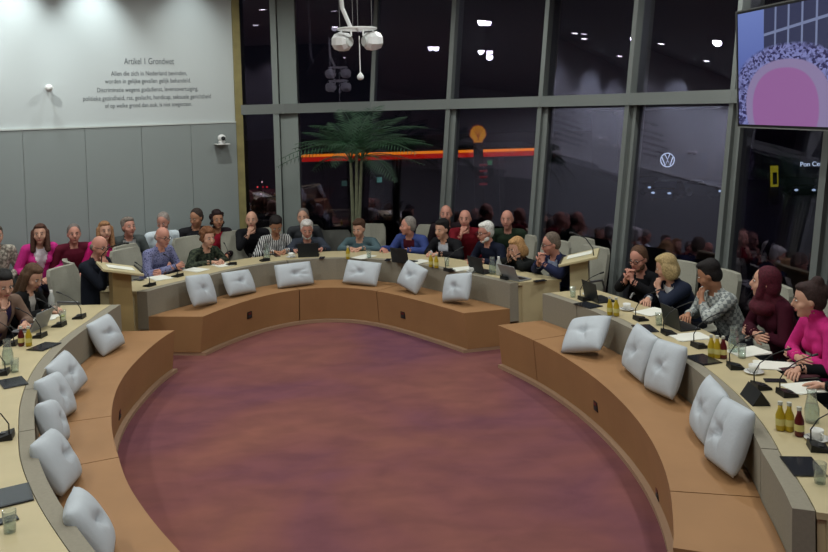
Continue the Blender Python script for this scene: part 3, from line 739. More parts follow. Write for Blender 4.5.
# right table
seat_person(638, 259, 1.32, 'bearded person in black with hands clasped at the far end of the right table', pose='clasp', hair='short', haircol=(82, 58, 42), glasses=True, beard=True, top=(20, 20, 23), skin='pink', look=(-6, 14, 0), chairlabel='light chair at the far end of the right table', turn=14, zr=1.05, **A_)
seat_person(666, 267, 1.35, 'person with a blond bob in a navy blazer leaning toward the neighbour', pose='chinl', hair='bob', haircol=(168, 146, 104), female=True, top=(195, 195, 195), jacket=(28, 34, 52), skin='fair', look=(48, 18, -8), chairlabel='light chair under the blond person in the navy blazer', zr=1.05, **A_)
seat_person(708.5, 275, 1.35, 'black-haired person in a pale checked overshirt with hand at the chin', pose='chinl', hair='full', haircol=(28, 24, 24), top=(178, 182, 178), top2=(120, 125, 126), pat='checker', skin='tan', look=(42, 22, 0), lapel=True, chairlabel='light chair behind the person in the pale checked overshirt', zr=1.08, **A_)
seat_person(764.5, 282, 1.42, 'person in a maroon headscarf and maroon dress laughing with folded arms', pose='cross', hair='hijab', haircol=(74, 20, 34), female=True, top=(58, 16, 30), skin='fair', look=(26, -4, 0), chairlabel='light chair behind the person in the maroon headscarf', zr=1.12, **A_)
seat_person(808, 300, 1.40, 'person with dark pinned-up hair in a bright pink jumper, arms folded', pose='cross', hair='bun', haircol=(52, 36, 34), female=True, top=(192, 44, 118), scarf='turtle', skin='fair', look=(22, 6, 0), chairlabel='light chair behind the person in the pink jumper', zr=1.12, s=1.1, **A_)
seat_person(846, 322, 1.40, 'person in black cut off by the right edge, one arm on the table', pose='onearm', hair='short', haircol=(60, 50, 44), top=(22, 22, 25), skin='fair', chairlabel='light chair cut by the right edge of the photo', zr=1.1, **A_)
# left table
seat_person(33, 277, 1.32, 'person with long brown hair in a black jacket looking down at the left table', pose='table', hair='long', haircol=(82, 60, 44), female=True, top=(170, 165, 160), jacket=(20, 20, 22), skin='fair', look=(15, 30, 0), turn=0, chairlabel='chair under the long-haired person in black at the left table', zr=1.1, shirtw=.12, **A_)
seat_person(4, 285, 1.34, 'black-haired person with fist at the mouth at the left edge of the photo', pose='chin', hair='full', haircol=(24, 22, 22), top=(48, 38, 70), jacket=(118, 96, 84), skin='fair', look=(20, 20, 0), turn=-25, chairlabel='chair at the left table by the left edge of the photo', zr=1.1, **A_)
# second row
B_ = dict(group=GB, chairkind='b', upright=.7)
def wallpos(px, py, off=.6):
    p = on_plane(px, py, W0+WN*off, WN); return p
def backpos(px, py, Y): return on_y(px, py, Y)
FW = tuple(WN)
def row2(px, py, pos, face, label, cl, hipz=.5, **k):
    seat_person(px, py, 0, label, pos=pos, face=face, chairlabel=cl, hipz=hipz, **k, **B_)
row2(-4, 236, wallpos(-4, 236), FW, 'person in a cream patterned jacket cut by the left edge of the photo', 'dark chair under the person in the cream patterned jacket', pose='lap', hair='full', haircol=(90, 80, 70), top=(175, 168, 155), top2=(110, 104, 96), pat='noise', bottom=(90, 40, 60), turn=10)
row2(40, 234, wallpos(40, 234), FW, 'brown-haired person in a bright pink cardigan and white top on a chair by the wall', 'dark chair under the person in the pink cardigan', pose='lap', hair='long', haircol=(78, 52, 42), female=True, top=(215, 205, 212), jacket=(198, 48, 132), skin='fair', bottom=(34, 34, 52), turn=5, look=(15, 0, 0), shirtw=.22)
row2(74, 234, wallpos(74, 234), FW, 'grey-haired person in a maroon shirt by the wall', 'dark chair under the person in the maroon shirt', pose='lap', hair='short', haircol=(110, 102, 98), top=(92, 26, 44), skin='pink', turn=5, look=(5, 0, 0))
row2(105, 231, wallpos(105, 231), FW, 'person with long fair hair in a bright pink top, smiling by the wall', 'dark chair under the fair-haired person in pink', pose='lap', hair='long', haircol=(150, 110, 78), female=True, top=(205, 36, 120), skin='fair', turn=5)
row2(129, 227, wallpos(129, 227), FW, 'grey-haired person in a grey cardigan laughing by the wall', 'dark chair under the person in the grey cardigan', pose='lap', hair='full', haircol=(120, 108, 100), female=True, top=(150, 150, 150), jacket=(84, 90, 90), skin='pink', look=(-15, -5, 0))
row2(163, 222, wallpos(163, 222, .5), FW, 'person in a white shirt mostly hidden by the one in blue patterns', 'dark chair under the person in the white shirt', pose='lap', hair='short', haircol=(140, 130, 124), top=(205, 215, 222), skin='pink', look=(30, 20, 0))
row2(196, 218, wallpos(196, 218, .5), FW, 'dark-haired person in a black jacket with head turned sideways, by the wall', 'dark chair under the person in black with head turned', pose='lap', hair='short', haircol=(52, 42, 38), top=(34, 34, 38), skin='tan', look=(50, 15, 0))
row2(217.5, 220, wallpos(217.5, 220, .5), FW, 'person with long dark curls and a red scarf near the corner', 'dark chair under the person with the red scarf', pose='lap', hair='curly', haircol=(36, 20, 22), female=True, top=(150, 30, 50), jacket=(36, 26, 32), skin='tan', shirtw=.5)
row2(251.5, 220, backpos(251.5, 220, 12.45), (.1, -1), 'bald person in black with hand on the mouth, below the narrow window', 'dark chair under the bald person below the narrow window', pose='lapchin', hair=None, haircol=(90, 80, 75), top=(26, 26, 30), skin='fair')
row2(303, 217.5, backpos(303, 217.5, 12.55), (0, -1), 'grey-haired person whose head shows above the white-haired one', 'dark chair hidden behind the white-haired person', pose='lap', hair='short', haircol=(110, 104, 100), top=(60, 62, 66), skin='fair')
row2(446, 214, backpos(446, 214, 12.2), (-.15, -1), 'person in dark clothes behind the young one in the black suit', 'dark chair behind the young person in the black suit', pose='lap', hair='fringe', haircol=(80, 66, 58), top=(40, 30, 34), skin='pink')
row2(465, 219, backpos(465, 219, 11.75), (-.2, -1), 'bald person in a dark red jumper with hand on the mouth', 'dark chair under the person in the dark red jumper', pose='lapchin', hair=None, haircol=(80, 70, 60), top=(110, 24, 34), skin='pink')
row2(507, 219.5, backpos(507, 219.5, 11.45), (-.3, -1), 'balding person in a dark green jumper in front of the dark window', 'dark chair under the person in dark green', pose='lap', hair='fringe', haircol=(90, 78, 66), top=(36, 48, 36), skin='pink')
# empty chairs
def empty_chair(px, py, d, label, turn=0, kind='a'):
    p = on_ring(px, py, d, .85); f = Matrix.Rotation(R(turn), 3, 'Z') @ (-out_dir(near_s(p)))
    p = Vector((p.x, p.y, 0))+f*.26
    chair(kind, p, f, label, 'light high-backed chairs at the tables' if kind == 'a' else 'dark visitor chairs behind the tables')
empty_chair(76, 276, 1.95, 'empty light chair turned sideways between the left table and the lectern', 55)
empty_chair(130, 260, 2.10, 'empty light chair between the lectern and the person in blue patterns', 10)
empty_chair(190, 248, 1.93, 'light chair showing to the left of the curly haired person', 6)
empty_chair(238, 247, 1.95, 'empty light chair between the curly haired person and the one in black and white', -4)
empty_chair(335, 243, 1.95, 'empty dark chair between the slate jacket and the teal shirt', 0, 'b')
empty_chair(578, 258, 2.2, 'empty light chair just right of the right lectern', -8)
# ------------------------------------------------------------------ things on the tables
ZI = ZT+.001
paper_m = mat('paper', (225, 225, 215), rough=.8); dk = mat('tablet_black', (22, 22, 25), rough=.25, spec=.6); dark_metal = mat('dark_metal', (48, 48, 50), rough=.4, metal=.5)
def thin_glass(name, tint, lo, hi, dif):
    m = bpy.data.materials.new(name); m.use_nodes = True; nt = m.node_tree; nt.nodes.clear(); N = nt.nodes; L = nt.links
    t_ = N.new('ShaderNodeBsdfTransparent'); t_.inputs[0].default_value = (*tint, 1); g_ = N.new('ShaderNodeBsdfGlossy'); g_.inputs['Roughness'].default_value = .08
    d_ = N.new('ShaderNodeBsdfDiffuse'); d_.inputs[0].default_value = (.75, .8, .78, 1); lw = N.new('ShaderNodeLayerWeight'); lw.inputs[0].default_value = .5
    p_ = N.new('ShaderNodeMath'); p_.operation = 'POWER'; L.new(lw.outputs['Facing'], p_.inputs[0]); p_.inputs[1].default_value = 3
    q_ = N.new('ShaderNodeMath'); q_.operation = 'MULTIPLY_ADD'; L.new(p_.outputs[0], q_.inputs[0]); q_.inputs[1].default_value = hi; q_.inputs[2].default_value = lo
    x1 = N.new('ShaderNodeMixShader'); x1.inputs[0].default_value = dif; L.new(t_.outputs[0], x1.inputs[1]); L.new(d_.outputs[0], x1.inputs[2])
    x2 = N.new('ShaderNodeMixShader'); L.new(q_.outputs[0], x2.inputs[0]); L.new(x1.outputs[0], x2.inputs[1]); L.new(g_.outputs[0], x2.inputs[2])
    o_ = N.new('ShaderNodeOutputMaterial'); L.new(x2.outputs[0], o_.inputs[0]); return m
clear = thin_glass('clear_glass', (.93, .96, .95), .06, .6, .07); water_m = thin_glass('water', (.9, .95, .93), .04, .3, .05)
juice_m = mat('orange_juice', (176, 150, 36), rough=.3, spec=.5); red_m = mat('red_juice', (84, 18, 20), rough=.3); cap_m = mat('bottle_cap', (190, 190, 180), rough=.4)
white_c = mat('white_china', (228, 228, 224), rough=.25); lemon_m = mat('lemon', (214, 204, 90), rough=.5); screen_m = mat('laptop_shell', (30, 34, 36), rough=.4); silver_m = mat('laptop_silver', (150, 152, 156), rough=.35, metal=.4)
red_led = emis('red_ring', (255, 30, 20), 1.2)
def place(px, py):
    p = on_z(px, py, ZI); d, s = ring_d(p); return p, out_dir(s)
def rz_of(o): return math.atan2(o.y, o.x)-PI/2
def put(root_fn, key, px, py, label, group, rot=0, protos={}):
    p, o = place(px, py); rz = rz_of(o)+R(rot)
    if key not in protos: protos[key] = root_fn(); r = protos[key]; r.location = p; r.rotation_euler = (0, 0, rz); r['label'] = label; r['group'] = group; return r
    return dup(protos[key], p, rz, label, group)
# in these frames +y points away from the room centre, towards the person
def mk_mic():
    t = thing('conference_microphone', 'x', 'microphone')
    bm = nb(); loft(bm, [[Vector(v) for v in ((-.07, -.055, 0), (.07, -.055, 0), (.07, .075, 0), (-.07, .075, 0))], [Vector(v) for v in ((-.066, -.05, .05), (.066, -.05, .05), (.066, .07, .018), (-.066, .07, .018))]]); soft(bm, .006); b = obj('base', bm, black_m, t)
    bm = nb(); box(bm, (.02, .02, .036), (.05, .04, .008), bev=.002); obj('button_panel', bm, dark_metal, b)
    bm = nb(); tube(bm, [(-.04, -.03, .045), (-.04, -.03, .12), (-.035, .02, .20), (-.02, .12, .27), (0, .22, .31)], [.006, .005, .0045, .0045, .005]); g_ = obj('gooseneck', bm, black_m, t)
    bm = nb(); capsule(bm, (.002, .225, .312), (.008, .265, .322), .009, .010, seg=10); obj('microphone_head', bm, black_m, t)
    return t
def mk_carafe():
    t = thing('water_carafe', 'x', 'carafe')
    bm = nb(); lathe(bm, [(.045, 0), (.052, .03), (.050, .10), (.034, .17), (.030, .21), (.038, .235), (.035, .235), (.027, .21), (.031, .17), (.047, .10), (.049, .03), (.042, .006)], seg=20); obj('glass_body', bm, clear, t, True)
    bm = nb(); lathe(bm, [(.041, .008), (.047, .03), (.046, .10), (.040, .13)], seg=18); obj('water', bm, water_m, t, True)
    return t
def mk_glass():
    t = thing('drinking_glass', 'x', 'glass')
    bm = nb(); lathe(bm, [(.028, 0), (.034, .11), (.032, .11), (.026, .006)], seg=18); obj('tumbler', bm, clear, t, True)
    bm = nb(); lathe(bm, [(.0255, .007), (.029, .06)], seg=16); obj('water', bm, water_m, t, True)
    return t
def mk_lemon():
    t = mk_glass(); t.name = 'drinking_glass'
    bm = nb(); ellipsoid(bm, (.004, 0, .05), (.022, .02, .012)); obj('lemon_slice', bm, lemon_m, t, True); return t
def mk_bottle(m, nm):
    def f():
        t = thing(nm, 'x', 'bottle')
        bm = nb(); lathe(bm, [(.024, 0), (.028, .01), (.028, .095), (.014, .135), (.012, .16)], seg=16); obj('filled_body', bm, m, t, True)
        bm = nb(); lathe(bm, [(.0145, .158), (.0145, .178)], seg=14); obj('cap', bm, cap_m, t)
        bm = nb(); lathe(bm, [(.0286, .035), (.0286, .075)], seg=16); obj('paper_label', bm, mat('bottle_label', (200, 190, 120) if m is juice_m else (60, 30, 30)), t)
        return t
    return f
def mk_laptop(ang=100, col=None):
    def f():
        t = thing('laptop', 'x', 'laptop')
        bm = nb(); box(bm, (0, 0, .009), (.31, .215, .016), bev=.004); b = obj('keyboard_base', bm, col or screen_m, t)
        bm = nb(); box(bm, (0, .0, .018), (.27, .11, .002)); obj('keys', bm, black_m, b)
        a = R(ang-90); rot = Matrix.Rotation(a, 3, 'X')
        bm = nb(); box(bm, Vector((0, -.105, .018))+rot@Vector((0, 0, .10)), (.31, .009, .205), rot=rot, bev=.003); l = obj('screen_lid', bm, col or screen_m, t)
        bm = nb(); box(bm, Vector((0, -.105, .018))+rot@Vector((0, .0052, .10)), (.29, .001, .185), rot=rot); obj('display', bm, mat('laptop_display', (70, 80, 90), rough=.2), l)
        return t
    return f
def mk_tablet(m, nm='tablet', cat='tablet'):
    def f():
        t = thing(nm, 'x', cat); bm = nb(); box(bm, (0, 0, .005), (.25, .175, .008), bev=.003); obj('case', bm, m, t)
        bm = nb(); box(bm, (0, 0, .0098), (.225, .15, .001)); obj('glass_front', bm, mat(nm+'_glass', (38, 40, 46) if nm != 'notebook' else (70, 30, 36), rough=.15 if nm != 'notebook' else .7), t); return t
    return f
def mk_paper():
    t = thing('paper_sheets', 'x', 'papers'); 
    for k in range(3):
        bm = nb(); box(bm, (0, 0, .0012+k*.0022), (.21, .297, .0018), rot=Matrix.Rotation(R((-6, 5, 0)[k]), 3, 'Z')); obj('sheet', bm, paper_m, t)
    return t
def mk_cup():
    t = thing('coffee_cup', 'x', 'cup')
    bm = nb(); lathe(bm, [(.03, 0), (.07, .012), (.072, .016), (.03, .006)], seg=20); obj('saucer', bm, white_c, t, True)
    bm = nb(); lathe(bm, [(.024, .007), (.036, .04), (.039, .065), (.036, .065), (.033, .04), (.02, .012)], seg=20); obj('bowl', bm, white_c, t, True)
    bm = nb(); tube(bm, [(.036, 0, .055), (.055, 0, .05), (.056, 0, .032), (.034, 0, .025)], .004, 6); obj('handle', bm, white_c, t)
    bm = nb(); tube(bm, [(-.05, -.03, .018), (.045, -.045, .020)], .003, 6); obj('spoon', bm, metal_m, t)
    return t
def mk_tent():
    t = thing('name_board', 'x', 'name board'); bm = nb(); prism_pts = [(-.06, 0), (.06, 0), (0, .09)]
    loft(bm, [[Vector((-.12, y, z)) for y, z in prism_pts], [Vector((.12, y, z)) for y, z in prism_pts]]); obj('folded_board', bm, black_m, t); 
    bm = nb(); loft(bm, [[Vector((-.11, .0605-.0, .006)), Vector((.11, .0605, .006)), Vector((.11, .0045, .086)), Vector((-.11, .0045, .086))], [Vector((-.11, .062, .007)), Vector((.11, .062, .007)), Vector((.11, .006, .088)), Vector((-.11, .006, .088))]]); obj('face_sheet', bm, dark_metal, t)
    return t
def mk_phone():
    t = thing('mobile_phone', 'x', 'phone'); bm = nb(); box(bm, (0, 0, .004), (.072, .15, .008), bev=.003); obj('case', bm, dk, t); bm = nb(); box(bm, (0, 0, .0083), (.064, .138, .0008)); obj('glass_front', bm, mat('tablet_glass', (38, 40, 46), rough=.15), t); return t
def mk_wbottle():
    t = thing('water_bottle', 'x', 'bottle'); bm = nb(); lathe(bm, [(.03, 0), (.033, .01), (.033, .14), (.018, .18), (.014, .20)], seg=16); obj('clear_body', bm, mat('milky_plastic', (205, 210, 208), rough=.2, trans=.4), t, True)
    bm = nb(); lathe(bm, [(.016, .198), (.016, .222)], seg=14); obj('cap', bm, mat('white_cap', (225, 225, 225)), t); return t
K = {'mic': (mk_mic, 'gooseneck microphones on the tables'), 'carafe': (mk_carafe, 'water carafes on the tables'), 'glass': (mk_glass, 'drinking glasses on the tables'), 'lemon': (mk_lemon, 'drinking glasses on the tables'),
     'juice': (mk_bottle(juice_m, 'juice_bottle'), 'small juice bottles on the tables'), 'red': (mk_bottle(red_m, 'juice_bottle'), 'small juice bottles on the tables'), 'laptop': (mk_laptop(), 'laptops on the tables'),
     'silver': (mk_laptop(115, silver_m), 'laptops on the tables'), 'tablet': (mk_tablet(dk), 'flat tablets on the tables'), 'book': (mk_tablet(mat('maroon_cover', (70, 28, 38), rough=.7), 'notebook', 'notebook'), None),
     'paper': (mk_paper, 'paper stacks on the tables'), 'cup': (mk_cup, 'white cups on the tables'), 'tent': (mk_tent, None), 'phone': (mk_phone, 'phones on the tables'), 'wbottle': (mk_wbottle, 'clear bottles on the tables')}
ITEMS = [
 # back table
 ('mic', 150, 286, 'microphone at the left end of the back table'), ('phone', 139, 280, 'dark phone at the left end of the back table'), ('mic', 178, 276.5, 'microphone before the person in the blue patterned shirt'),
 ('paper', 160, 278, 'paper sheets beside the arms in blue patterned sleeves'), ('paper', 196, 270, 'paper sheets between the blue patterned shirt and the dark green blouse'), ('paper', 222, 265, 'white sheets right of the hands of the curly haired person'),
 ('mic', 231.5, 265, 'microphone before the empty chair left of the striped top'), ('mic', 265, 261, 'microphone left of the person in black and white'), ('carafe', 267, 258, 'carafe left of the person in black and white'), ('phone', 277, 256, 'dark phone in front of the person in black and white'),
 ('laptop', 309, 256, 'open dark laptop before the white-haired person in slate'), ('cup', 291, 257.5, 'white cup left of the dark laptop at the back'), ('phone', 322, 258, 'dark phone right of the laptop at the back'),
 ('juice', 348, 259, 'yellow juice bottle left of the hands of the teal shirt'), ('paper', 364, 257, 'white sheets under the teal sleeve'), ('glass', 369, 258, 'glass right of the teal shirt'), ('glass', 394, 259, 'glass between the teal shirt and the blue blazer'), ('phone', 388, 260, 'dark phone before the blue blazer'),
 ('laptop', 405, 262, 'open dark laptop before the blue blazer'), ('paper', 418, 262, 'white sheets right of the blue blazer'), ('juice', 431, 267, 'left one of the two yellow bottles before the black suit'), ('juice', 436.5, 268, 'right one of the two yellow bottles before the black suit'),
 ('glass', 447, 266, 'glass right of the two yellow bottles at the back'), ('mic', 449, 271, 'microphone right of the two yellow bottles at the back'), ('paper', 462, 269, 'paper sheets right of the black suit'), ('cup', 472, 272, 'white cup left of the rounded dark laptop'), ('laptop', 483, 272, 'open dark laptop before the white-haired person in navy'),
 ('carafe', 492.5, 274, 'carafe beside the milky bottle at the right end of the back table'), ('wbottle', 499, 275, 'milky water bottle with white cap at the back table'), ('mic', 506, 279, 'microphone at the right end of the back table'), ('silver', 517, 279, 'grey laptop before the blond person in black'), ('phone', 540, 281, 'dark phone at the right end of the back table'),
 # right table
 ('glass', 573, 297, 'glass at the far end of the right table'), ('mic', 584, 300, 'microphone at the far end of the right table'), ('cup', 589, 295, 'white cup at the far end of the right table'), ('laptop', 600, 300, 'open dark laptop at the far end of the right table'), ('tablet', 588, 305.5, 'flat dark tablet at the far end of the right table'),
 ('juice', 610, 315, 'left yellow bottle of the pair at the far part of the right table'), ('juice', 616.5, 316, 'right yellow bottle of the pair at the far part of the right table'), ('cup', 627, 310, 'brown filled cup right of the yellow pair, far part of the right table'), ('mic', 640, 320, 'microphone before the blond person in navy'), ('tablet', 645, 329, 'dark flat tablet by the backrest before the blond person in navy'),
 ('paper', 652, 312, 'papers before the blond person in navy'), ('glass', 659, 325, 'glass left of the dark laptop on the right table'), ('mic', 668, 334, 'microphone left of the dark laptop, on the right table'), ('laptop', 682, 327, 'open dark laptop before the checked overshirt'), ('paper', 690, 337, 'white papers beside the laptop before the checked overshirt'),
 ('mic', 699, 347, 'microphone before the checked overshirt, right of the white papers'), ('tablet', 703, 360, 'dark flat tablet beside the backrest, middle of the right table'), ('juice', 711.5, 357, 'left yellow bottle beside the red one, middle of the right table'), ('juice', 717.5, 358, 'right yellow bottle beside the red one, middle of the right table'), ('red', 723.5, 358.5, 'red bottle beside the yellow pair, middle of the right table'),
 ('carafe', 734, 352, 'carafe right of the red bottle, before the maroon headscarf'), ('paper', 748, 352, 'white papers before the maroon headscarf'), ('mic', 734.5, 368, 'microphone with long stalk before the maroon headscarf'), ('cup', 754, 373, 'white cup on its saucer before the pink jumper'), ('paper', 775, 366, 'papers under the pink sleeve'),
 ('book', 799, 373, 'closed maroon notebook before the pink jumper'), ('mic', 760, 388, 'microphone beside the black folded board'), ('tent', 755, 400, 'black folded board standing on the right table'), ('mic', 786, 395, 'microphone right of the black folded board'), ('phone', 775, 381, 'dark phone between cup and maroon notebook'), ('paper', 808, 388, 'white papers at the right edge of the photo'),
 ('juice', 780.5, 430, 'left yellow bottle near the cut end of the right table'), ('juice', 789.5, 431, 'right yellow bottle near the cut end of the right table'), ('red', 799.5, 436, 'small red-bottomed bottle near the cut end of the right table'), ('carafe', 812, 422, 'carafe near the cut end of the right table'), ('cup', 817, 440, 'white cup at the right edge near the cut end'),
 ('mic', 817, 449, 'microphone nearest the cut end of the right table'), ('tablet', 803, 467, 'black flat tablet nearest the cut end of the right table'), ('glass', 820, 483, 'glass nearest the cut end of the right table'), ('glass', 742, 358, 'glass between carafe and white papers on the right table'),
 # left table
 ('mic', 80, 318, 'microphone at the far end of the left table by the lectern'), ('lemon', 63, 321, 'lemon water glass at the far end of the left table'), ('glass', 55, 314, 'clear glass at the far end of the left table'), ('wbottle', 52, 311, 'clear bottle beside the black jacket, left table'), ('mic', 60, 326, 'microphone left of the lemon water glass'),
 ('paper', 42, 318, 'white papers under the hands of the long-haired person'), ('silver', 30, 329, 'grey laptop half open at the left table'), ('juice', 29, 346, 'yellow juice bottle on the left table'), ('red', 21.5, 346, 'dark bottle beside the yellow one on the left table'), ('mic', 40, 337, 'microphone right of the yellow bottle on the left table'),
 ('tablet', 44, 347, 'dark flat tablet by the backrest, far part of the left table'), ('mic', 12, 345, 'microphone left of the dark bottle on the left table'), ('carafe', 8, 364, 'carafe at the left edge of the photo'), ('glass', 15, 372, 'glass right of the carafe at the left edge'), ('mic', 3, 374, 'microphone below the carafe at the left edge'),
 ('tablet', 13, 383, 'dark flat tablet in the middle of the left table'), ('mic', 6, 438, 'lone microphone halfway down the left table'), ('tablet', 14, 496, 'grey-faced tablet at the near part of the left table'), ('phone', 2, 522, 'dark phone at the bottom left corner of the photo'), ('glass', 10, 532, 'glass at the bottom left corner of the photo')]
for k, px, py, lab in ITEMS:
    fn, grp = K[k]
    o = put(fn, k, px, py, lab, grp, rot=rnd.uniform(-25, 25) if k not in ('laptop', 'silver', 'tent', 'mic') else rnd.uniform(-10, 10))
    if k in ('mic', 'carafe', 'laptop', 'silver'): o.scale = ({'mic': .84, 'carafe': .88}.get(k, .92),)*3
    if k == 'book': del o['group']
    if k == 'tent': del o['group']
    if lab.startswith('brown filled'): o['label'] = 'white cup right of the yellow pair, far part of the right table'
# lecterns
lect_w = mat('lectern_wood', (150, 128, 84), rough=.55, noise=.08, nscale=5); lect_p = mat('lectern_pale', (190, 178, 140), rough=.5)
def lectern(px, py, Y, H, face, label, m1, wdt=.34):
    q = on_y(px, py, Y); t = thing('lectern', label, 'lectern', (q.x, q.y, 0), face)
    bm = nb(); loft(bm, [[Vector(v) for v in ((-wdt/2, -.11, 0), (wdt/2, -.11, 0), (wdt/2, .11, 0), (-wdt/2, .11, 0))], [Vector(v) for v in ((-wdt*.40, -.10, H-.04), (wdt*.40, -.10, H-.04), (wdt*.40, .10, H+.01), (-wdt*.40, .10, H+.01))]]); soft(bm, .008); obj('column', bm, m1, t)
    bm = nb(); box(bm, (0, 0, .015), (wdt+.12, .42, .03), bev=.006); obj('foot', bm, m1, t)
    rot = Matrix.Rotation(R(14), 3, 'X')
    bm = nb(); box(bm, (0, 0, H+.02), (.56, .44, .03), rot=rot, bev=.006); tp = obj('reading_board', bm, lect_p, t)
    bm = nb(); box(bm, Vector((0, 0, H+.02))+rot@Vector((0, -.20, .025)), (.50, .015, .022), rot=rot, bev=.004); obj('ledge', bm, dark_metal, tp)
    bm = nb(); tube(bm, [Vector((.18, .17, H+.06)), Vector((.18, .16, H+.16)), Vector((.12, .08, H+.26)), Vector((.02, -.06, H+.30))], .006); mc = obj('gooseneck_microphone', bm, black_m, t)
    bm = nb(); capsule(bm, Vector((.02, -.06, H+.30)), Vector((-.01, -.10, H+.30)), .012, .013, seg=10); obj('microphone_head', bm, black_m, mc)
    bm = nb(); box(bm, Vector((-.05, 0, H+.042))+rot@Vector((0, .0, .0)), (.21, .29, .006), rot=rot); pp = obj('papers', bm, paper_m, t); 
    return t
lectern(121, 300, 9.5, 1.03, R(118), 'brown wooden lectern with a slanted board in the gap at the left', lect_w)
lectern(580, 280, 9.62, .99, R(-105), 'pale lectern with a slanted board and gooseneck microphone in the gap at the right', lect_p)
# ------------------------------------------------------------------ wall lettering and devices
ink = mat('lettering_ink', (98, 103, 106), rough=.7)
wall_rot = Matrix((wd, Vector((0, 0, 1)), WN)).transposed()
LT = thing('wall_lettering', 'grey constitution text in centred lines on the white upper wall', 'lettering', tuple(on_plane(148, 90, W0+WN*.004, WN)))
lines = [('Artikel 1 Grondwet', 124, 174, 61.5, .16), ('Allen die zich in Nederland bevinden,', 111, 187, 73.5, .1), ('worden in gelijke gevallen gelijk behandeld.', 105, 191, 81, .1),
         ('Discriminatie wegens godsdienst, levensovertuiging,', 97, 198, 89.5, .1), ('politieke gezindheid, ras, geslacht, handicap, seksuele gerichtheid', 83, 211, 97.5, .1), ('of op welke grond dan ook, is niet toegestaan.', 105, 192, 105, .1)]
for tx, x0, x1, y, sz in lines:
    me = text_mesh(tx, 1.0, .0); a = on_plane(x0, y, W0+WN*.004, WN); b = on_plane(x1, y, W0+WN*.004, WN)
    w_ = max(v.co.x for v in me.vertices)-min(v.co.x for v in me.vertices); k = (b-a).length/w_; c = (a+b)/2
    for v in me.vertices:
        v.co = wall_rot@Vector((v.co.x*k, v.co.y*k*(1.35 if sz < .15 else 1.5), v.co.z*k))+c-LT.location
    me.materials.append(ink); link_mesh('text_line', me, LT)
def wall_pt(px, py, off): return on_plane(px, py, W0+WN*off, WN)
p = wall_pt(222, 143.5, .12)
t = thing('camera_on_shelf', 'small white dome camera on a shelf high on the wall near the corner', 'camera', tuple(p))
rz3 = Matrix.Rotation(math.atan2(wd.y, wd.x), 3, 'Z')
bm = nb(); box(bm, (0, 0, -.01), (.20, .20, .015), rot=rz3, bev=.004); obj('shelf', bm, mat('shelf_white', (200, 200, 198)), t)
bm = nb(); lathe(bm, [(.05, 0), (.055, .03), (.045, .04)], seg=18); obj('base', bm, trim_w, t)
bm = nb(); ellipsoid(bm, (0, 0, .085), (.062, .062, .055), seg=18); obj('camera_head', bm, trim_w, t, True)
bm = nb(); capsule(bm, Vector((0, 0, .085))+Vector((.03, -.045, -.005)), Vector((0, 0, .085))+Vector((.04, -.06, -.01)), .032, .030); obj('lens', bm, black_m, t, True)
p = wall_pt(49, 88, .16)
t = thing('wall_sensor', 'small white round sensor on a short arm high on the white wall', 'sensor', tuple(p))
bm = nb(); ellipsoid(bm, (0, 0, 0), (.055, .055, .05), seg=16); obj('sensor_head', bm, trim_w, t, True)
bm = nb(); tube(bm, [Vector((0, 0, 0)), WN*-.10+Vector((0, 0, .01)), WN*-.155+Vector((0, 0, .01))], .014); obj('arm', bm, trim_w, t)
bm = nb(); capsule(bm, -WN*.145+Vector((0, 0, .01)), -WN*.155+Vector((0, 0, .01)), .04, .04); obj('mounting_plate', bm, trim_w, t)
# hanging speaker cluster
Yh = 9.0; c0 = on_y(356, 30, Yh); mpp = Yh/F_PX
t = thing('hanging_speaker_cluster', 'white speaker cluster hanging from the ceiling before the tall windows', 'speaker', tuple(c0)); PX = lambda x, y, dy=0: Vector(((x-356)*mpp, dy, -(y-30)*mpp))
white_p = mat('white_plastic', (238, 240, 240), rough=.4)
bm = nb(); ring = [PX(357+19*math.cos(a), 29, 0)+Vector((0, .19*math.sin(a), 0)) for a in np.linspace(0, 2*PI, 25)]; tube(bm, ring, .012); tube(bm, [PX(338, 29), PX(376, 29)], .012); tube(bm, [PX(357, 29, -.19), PX(357, 29, .19)], .012)
for x in (341, 351, 363, 373): tube(bm, [PX(x, 29, 0), PX(x, 36, 0)], .01)
obj('mounting_ring', bm, white_p, t)
for sx in (-1, 1):
    bm = nb(); a = PX(357+sx*8, 41.5, -.04); b = PX(357+sx*20, 41, .04); dd = (b-a).normalized(); x, y, z = frame(dd, (0, 0, 1)); rows = []
    for u, r_ in ((0, .070), (.03, .098), (.10, .108), (.17, .085), (.18, .05)):
        rows.append([a+dd*u*1.0+(x*math.cos(q)+y*math.sin(q))*r_ for q in np.linspace(0, 2*PI, 8, endpoint=False)+PI/8])
    loft(bm, rows); soft(bm, .006); sp = obj('speaker_horn', bm, white_p, t)
    bm = nb(); rows = [[a-dd*.02*k+(x*math.cos(q)+y*math.sin(q))*(.062-.01*k) for q in np.linspace(0, 2*PI, 20, endpoint=False)] for k in (0, 1)]; loft(bm, rows); obj('grille', bm, mat('grille_grey', (215, 220, 218), rough=.6), sp)
bm = nb(); tube(bm, [PX(342, -5, .0), PX(343, 8, 0), PX(347, 18, 0), PX(351, 28, 0)], .022); tube(bm, [Vector((PX(341, -6).x, 0, CEIL-c0.z)), PX(342, -5)], .022); obj('cable_hose', bm, white_p, t)
bm = nb()
for x in (340, 353, 358, 372): tube(bm, [PX(x, 29), Vector((PX(x, 0).x, 0, CEIL-c0.z))], .004, 6)
obj('suspension_wire', bm, metal_m, t)
bm = nb(); tube(bm, [PX(359, 36), PX(359, 73)], .006, 6); dr = obj('drop_rod', bm, white_p, t)
